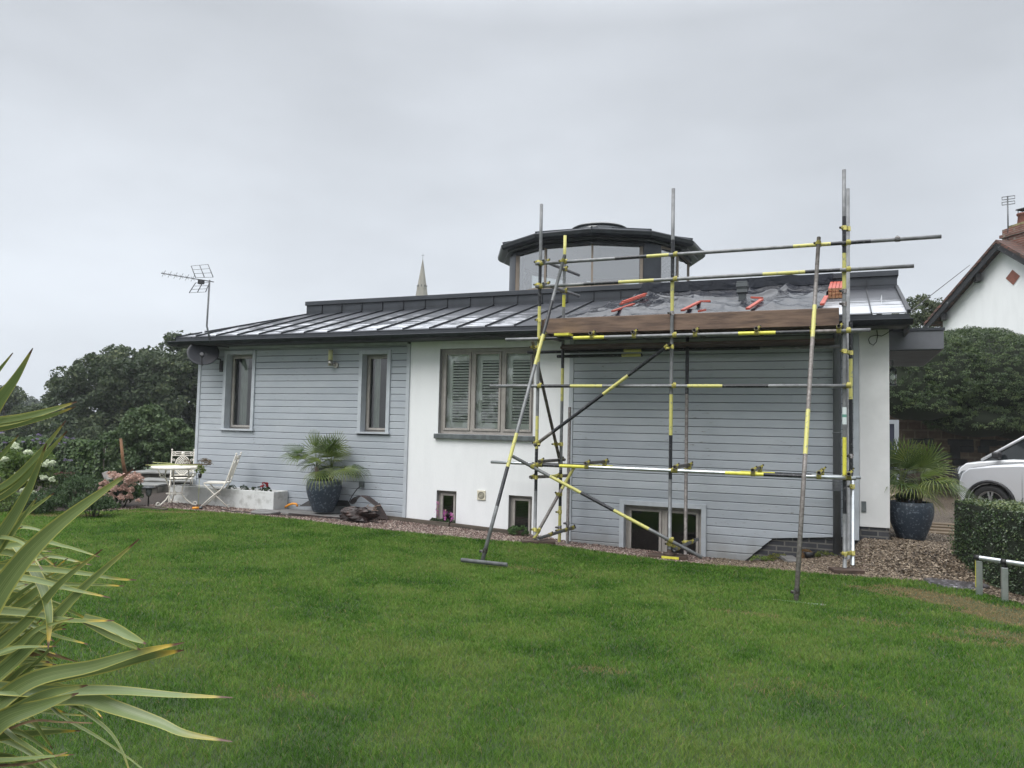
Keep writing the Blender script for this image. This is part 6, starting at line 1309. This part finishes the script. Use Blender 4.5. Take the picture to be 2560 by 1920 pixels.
# ---------------------------------------------------------------- cars
MCARP={}
def carpaint(name,c): 
    return mat(name,c,.3,metal=.15,coat=1.0)
MTYRE=mat('tyre',(.015,.015,.016),.8); MALLOY=mat('alloy',(.42,.42,.43),.3,metal=.8); MCG=mat('car_glass',(.012,.016,.018),.05,coat=1); MTRIMB=mat('black_plastic_trim',(.015,.015,.017),.5)
def car(P,rz,paint,lab,scale=1.0,cab=0):
    e_=empty('parked_car',P,lab,'car','white cars parked on the drive',rz); T0=Matrix.Translation(P)@Matrix.Rotation(rz,4,'Z')@Matrix.Scale(scale,4)
    W=.94
    def arch(cx,r=.43,n=9): return [(cx+r*math.cos(math.pi-math.pi*k/(n-1)),.33+r*math.sin(math.pi-math.pi*k/(n-1))*1.02) for k in range(n)]
    low=[(.20,.27)]+[(.46,.27)]+arch(.92)+[(1.38,.27),(3.32,.27)]+arch(3.80)+[(4.26,.3),(4.68,.36)]
    up_=[(4.76,.66),(4.74,1.05),(4.62,1.20),(3.9,1.22),(2.6,1.18),(1.45,1.17),(.95,1.12),(.52,1.05),(.30,.94),(.16,.78),(.12,.52)]
    prof=low+up_; n=len(prof); m=MB(); rg=[]
    for yv,ins,zf in ((-1,.035,.985),(-.96,.0,1.0),(-.80,-.005,1.025),(-.4,-.01,1.05),(0,-.01,1.055),(.4,-.01,1.05),(.80,-.005,1.025),(.96,0,1.0),(1,.035,.985)):
        pts=[]
        for x,z in prof:
            fr=max(0,1-x/.50)**1.3*.34*abs(yv)**2.5; bk=max(0,(x-4.2)/.6)**2*.12*abs(yv)**2.5; cx,cz=2.4,.65
            xx=x+fr-bk; zz=z if z<.9 else .9+(z-.9)*(1+ (zf-1)*4); xx=cx+(xx-cx)*(1-ins*.3); zz=cz+(zz-cz)*(1-ins)
            pts.append(T0@Vector((xx,yv*W,zz)))
        rg.append(m.add(pts))
    for i in range(len(rg)-1): m.join(rg[i],rg[i+1],n,0,True)
    m.face([rg[0]+k for k in range(n)][::-1]); m.face([rg[-1]+k for k in range(n)])
    m.build('body',paint,e_)
    # cabin
    gh_=[(1.15+cab,1.13),(1.98+cab,1.68),(2.6,1.77),(3.6,1.77),(4.25,1.68),(4.62,1.20)]; m=MB(); rg=[]
    for yv,k in ((-.86,0),(-.66,1),(.66,1),(.86,0)):
        rg.append(m.add([T0@Vector((x+(0 if k else .0),yv if z<1.3 else yv*(.86 if not k else 1),z-(.0 if k else (.04 if z>1.3 else 0)))) for x,z in gh_]))
    for i in range(3):
        for k in range(5): m.face((rg[i]+k,rg[i]+k+1,rg[i+1]+k+1,rg[i+1]+k),0,False)
    m.face([rg[0]+k for k in range(6)][::-1]); m.face([rg[3]+k for k in range(6)]); m.build('windows',MCG,e_)
    m=MB()
    for s in (-1,1):
        q=[T0@Vector((x,s*(.87 if z<1.3 else .76),z+.005)) for x,z in gh_]; m.path(q,.035,6)
        for xx in (2.55,3.5): m.path([T0@Vector((xx,s*.885,1.16)),T0@Vector((xx+.05,s*.76,1.72))],.03,5)
    i=m.add([T0@Vector(v) for v in ((2.2,-.72,1.73),(4.2,-.72,1.71),(4.2,.72,1.71),(2.2,.72,1.73))]); j=m.add([T0@Vector(v) for v in ((2.3,-.6,1.80),(4.1,-.6,1.78),(4.1,.6,1.78),(2.4,.6,1.80))]); m.join(i,j,4,0,False); m.face((j,j+1,j+2,j+3)); m.build('roof',paint,e_)
    for cx in (.92,3.80):
        for s in (-1,1):
            c=T0@Vector((cx,s*(W-.13),.36)); ax=(T0.to_3x3()@Vector((0,s,0))).normalized(); fw=(T0.to_3x3()@Vector((1,0,0))).normalized()
            m=MB(); rr_=[]
            for r,o_ in ((.24,.11),(.27,.125),(.34,.125),(.365,.10),(.365,-.12),(.2,-.12)): rr_.append(m.ring(c+ax*o_*scale,ax,r*scale,28))
            for i in range(5): m.join(rr_[i],rr_[i+1],28,0)
            w_=m.build('wheel',MTYRE,e_); m=MB(); r1=m.ring(c+ax*.115*scale,ax,.262*scale,28); r2=m.ring(c+ax*.115*scale,ax,.235*scale,28); r3=m.ring(c+ax*.02*scale,ax,.225*scale,28); m.join(r1,r2,28,0); m.join(r2,r3,28,0); m.face([r3+k for k in range(28)],1)
            for k in range(5):
                a=2*math.pi*k/5+.3; dd=fw*math.cos(a)+Vector((0,0,1))*math.sin(a); tt=ax.cross(dd)
                for q in (-.17,.17): d2=(dd+tt*q).normalized(); m.beam(c+ax*.10*scale+dd*.03,c+ax*.105*scale+d2*.24*scale,.035*scale,.02,0,up=ax)
            m.lathe([(0,0)],n=3); i=m.ring(c+ax*.11*scale,ax,.05,12); m.face([i+k for k in range(12)],0); m.build('rim',[MALLOY,MTRIMB],w_)
            # arch lip and liner
            m=MB(); A_=[T0@Vector((cx+.45*math.cos(t),s*(W+.004),.34+.46*math.sin(t))) for t in np.linspace(-.15,math.pi+.15,18)]; m.path(A_,.032,6); m.build('wheel_arch_trim',MTRIMB,e_)
            m=MB(); i=m.add([T0@Vector((cx+.418*math.cos(t),s*(W-.012),.33+.425*math.sin(t))) for t in np.linspace(-.05,math.pi+.05,14)]); j=m.add([T0@Vector((cx+.415*math.cos(t),s*(W-.42),.33+.425*math.sin(t))) for t in np.linspace(-.05,math.pi+.05,14)])
            for k in range(13): m.face((i+k,i+k+1,j+k+1,j+k))
            m.face([j+k for k in range(14)]); m.build('wheel_arch',MTRIMB,e_)
    for s in (-1,1):
        c=T0@Vector((.40,s*.845,.90)); m=MB(); d=(T0.to_3x3()@Vector((-.55,s*.8,.25))).normalized(); rr_=[m.ring(c+d*o_,d,r,16,0,r*.62) for r,o_ in ((.16,-.10),(.155,.0),(.11,.012),(.001,.016))]
        for i in range(3): m.join(rr_[i],rr_[i+1],16,0)
        m.build('headlight',mat('headlamp_glass',(.05,.055,.06),.15,col2=(.20,.21,.22),vscale=12),e_)
        m=MB(); c=T0@Vector((1.50+cab,s*1.02,1.26)); m.bx(-.07,.08,-.11,.11,-.07,.07,0,Matrix.Translation(c)@Matrix.Rotation(rz,4,'Z')); m.build('wing_mirror',MTRIMB,e_,bev=.03)
    m=MB(); m.bx(.07,.12,-.45,.45,.66,.90,0,T0); m.build('grille',MTRIMB,e_); m=MB()
    for s in (-1,1):
        for xx in (1.50,2.6,3.55): m.path([T0@Vector((xx,s*(W+.001),.35)),T0@Vector((xx,s*(W-.004),1.1))],.004,4)
    m.build('door_seam',MTRIMB,e_); return e_
wc=SD(2481,1258,14.7); rz=R_(-28); sc_=.93; gz_=wc.z-.36*sc_
off=Matrix.Rotation(rz,4,'Z')@Vector((.92*sc_,-.81*sc_,0)); P_=Vector((wc.x,wc.y,gz_))-off
print('CAR',P_,gz_)
car(P_,rz,carpaint('silver_white_paint',(.50,.51,.535)),'pearly white car with its front wheel showing above the clipped hedge',sc_,.35)
w2=SD(2394,1225,17.8); rz2=R_(-27); off=Matrix.Rotation(rz2,4,'Z')@Vector((.30,-.80,.55)); P2_=Vector((w2.x,w2.y,-.06))-Vector((off.x,off.y,0))
car(P2_,rz2,carpaint('white_paint',(.66,.67,.69)),'white car half hidden behind the nearer one, black wing mirror showing',1.0,-.32)
# garden trees behind the photographer (seen only in the window glass)
for i,(x,y,r) in enumerate(((-14,-9,3.2),(-6,-12,3.6),(2,-10,3.0),(9,-7,3.2))):
    tree('garden_tree',(x,y,0),4,[(x,y,3.0,r,2.2,r),(x+r*.6,y,2.2,1.6,r*.7,r*.7)],110,.8,60,.32,MT1,['bushy tree across the lawn facing the left windows','bushy tree across the lawn facing the white wall','bushy tree across the lawn facing the scaffold','bushy tree across the lawn facing the right wall'][i],'tree','trees across the lawn')
# air
zc=max(6.0,sz+3); bb=MB().bx(-905,905,-66,906,-9.5,60)
hz=bb.build('haze',mat('haze_air',(.5,.5,.5))); hm=MATS['haze_air']; t=hm.node_tree
for n in list(t.nodes):
    if n.type!='OUTPUT_MATERIAL': t.nodes.remove(n)
pv=t.nodes.new('ShaderNodeVolumePrincipled'); pv.inputs['Color'].default_value=(.86,.90,.95,1); pv.inputs['Density'].default_value=.0007; pv.inputs['Anisotropy'].default_value=.0
t.links.new(pv.outputs[0],t.nodes['Material Output'].inputs['Volume']); tag(hz,'thin wet grey mist over the garden and valley','haze',kind='stuff')
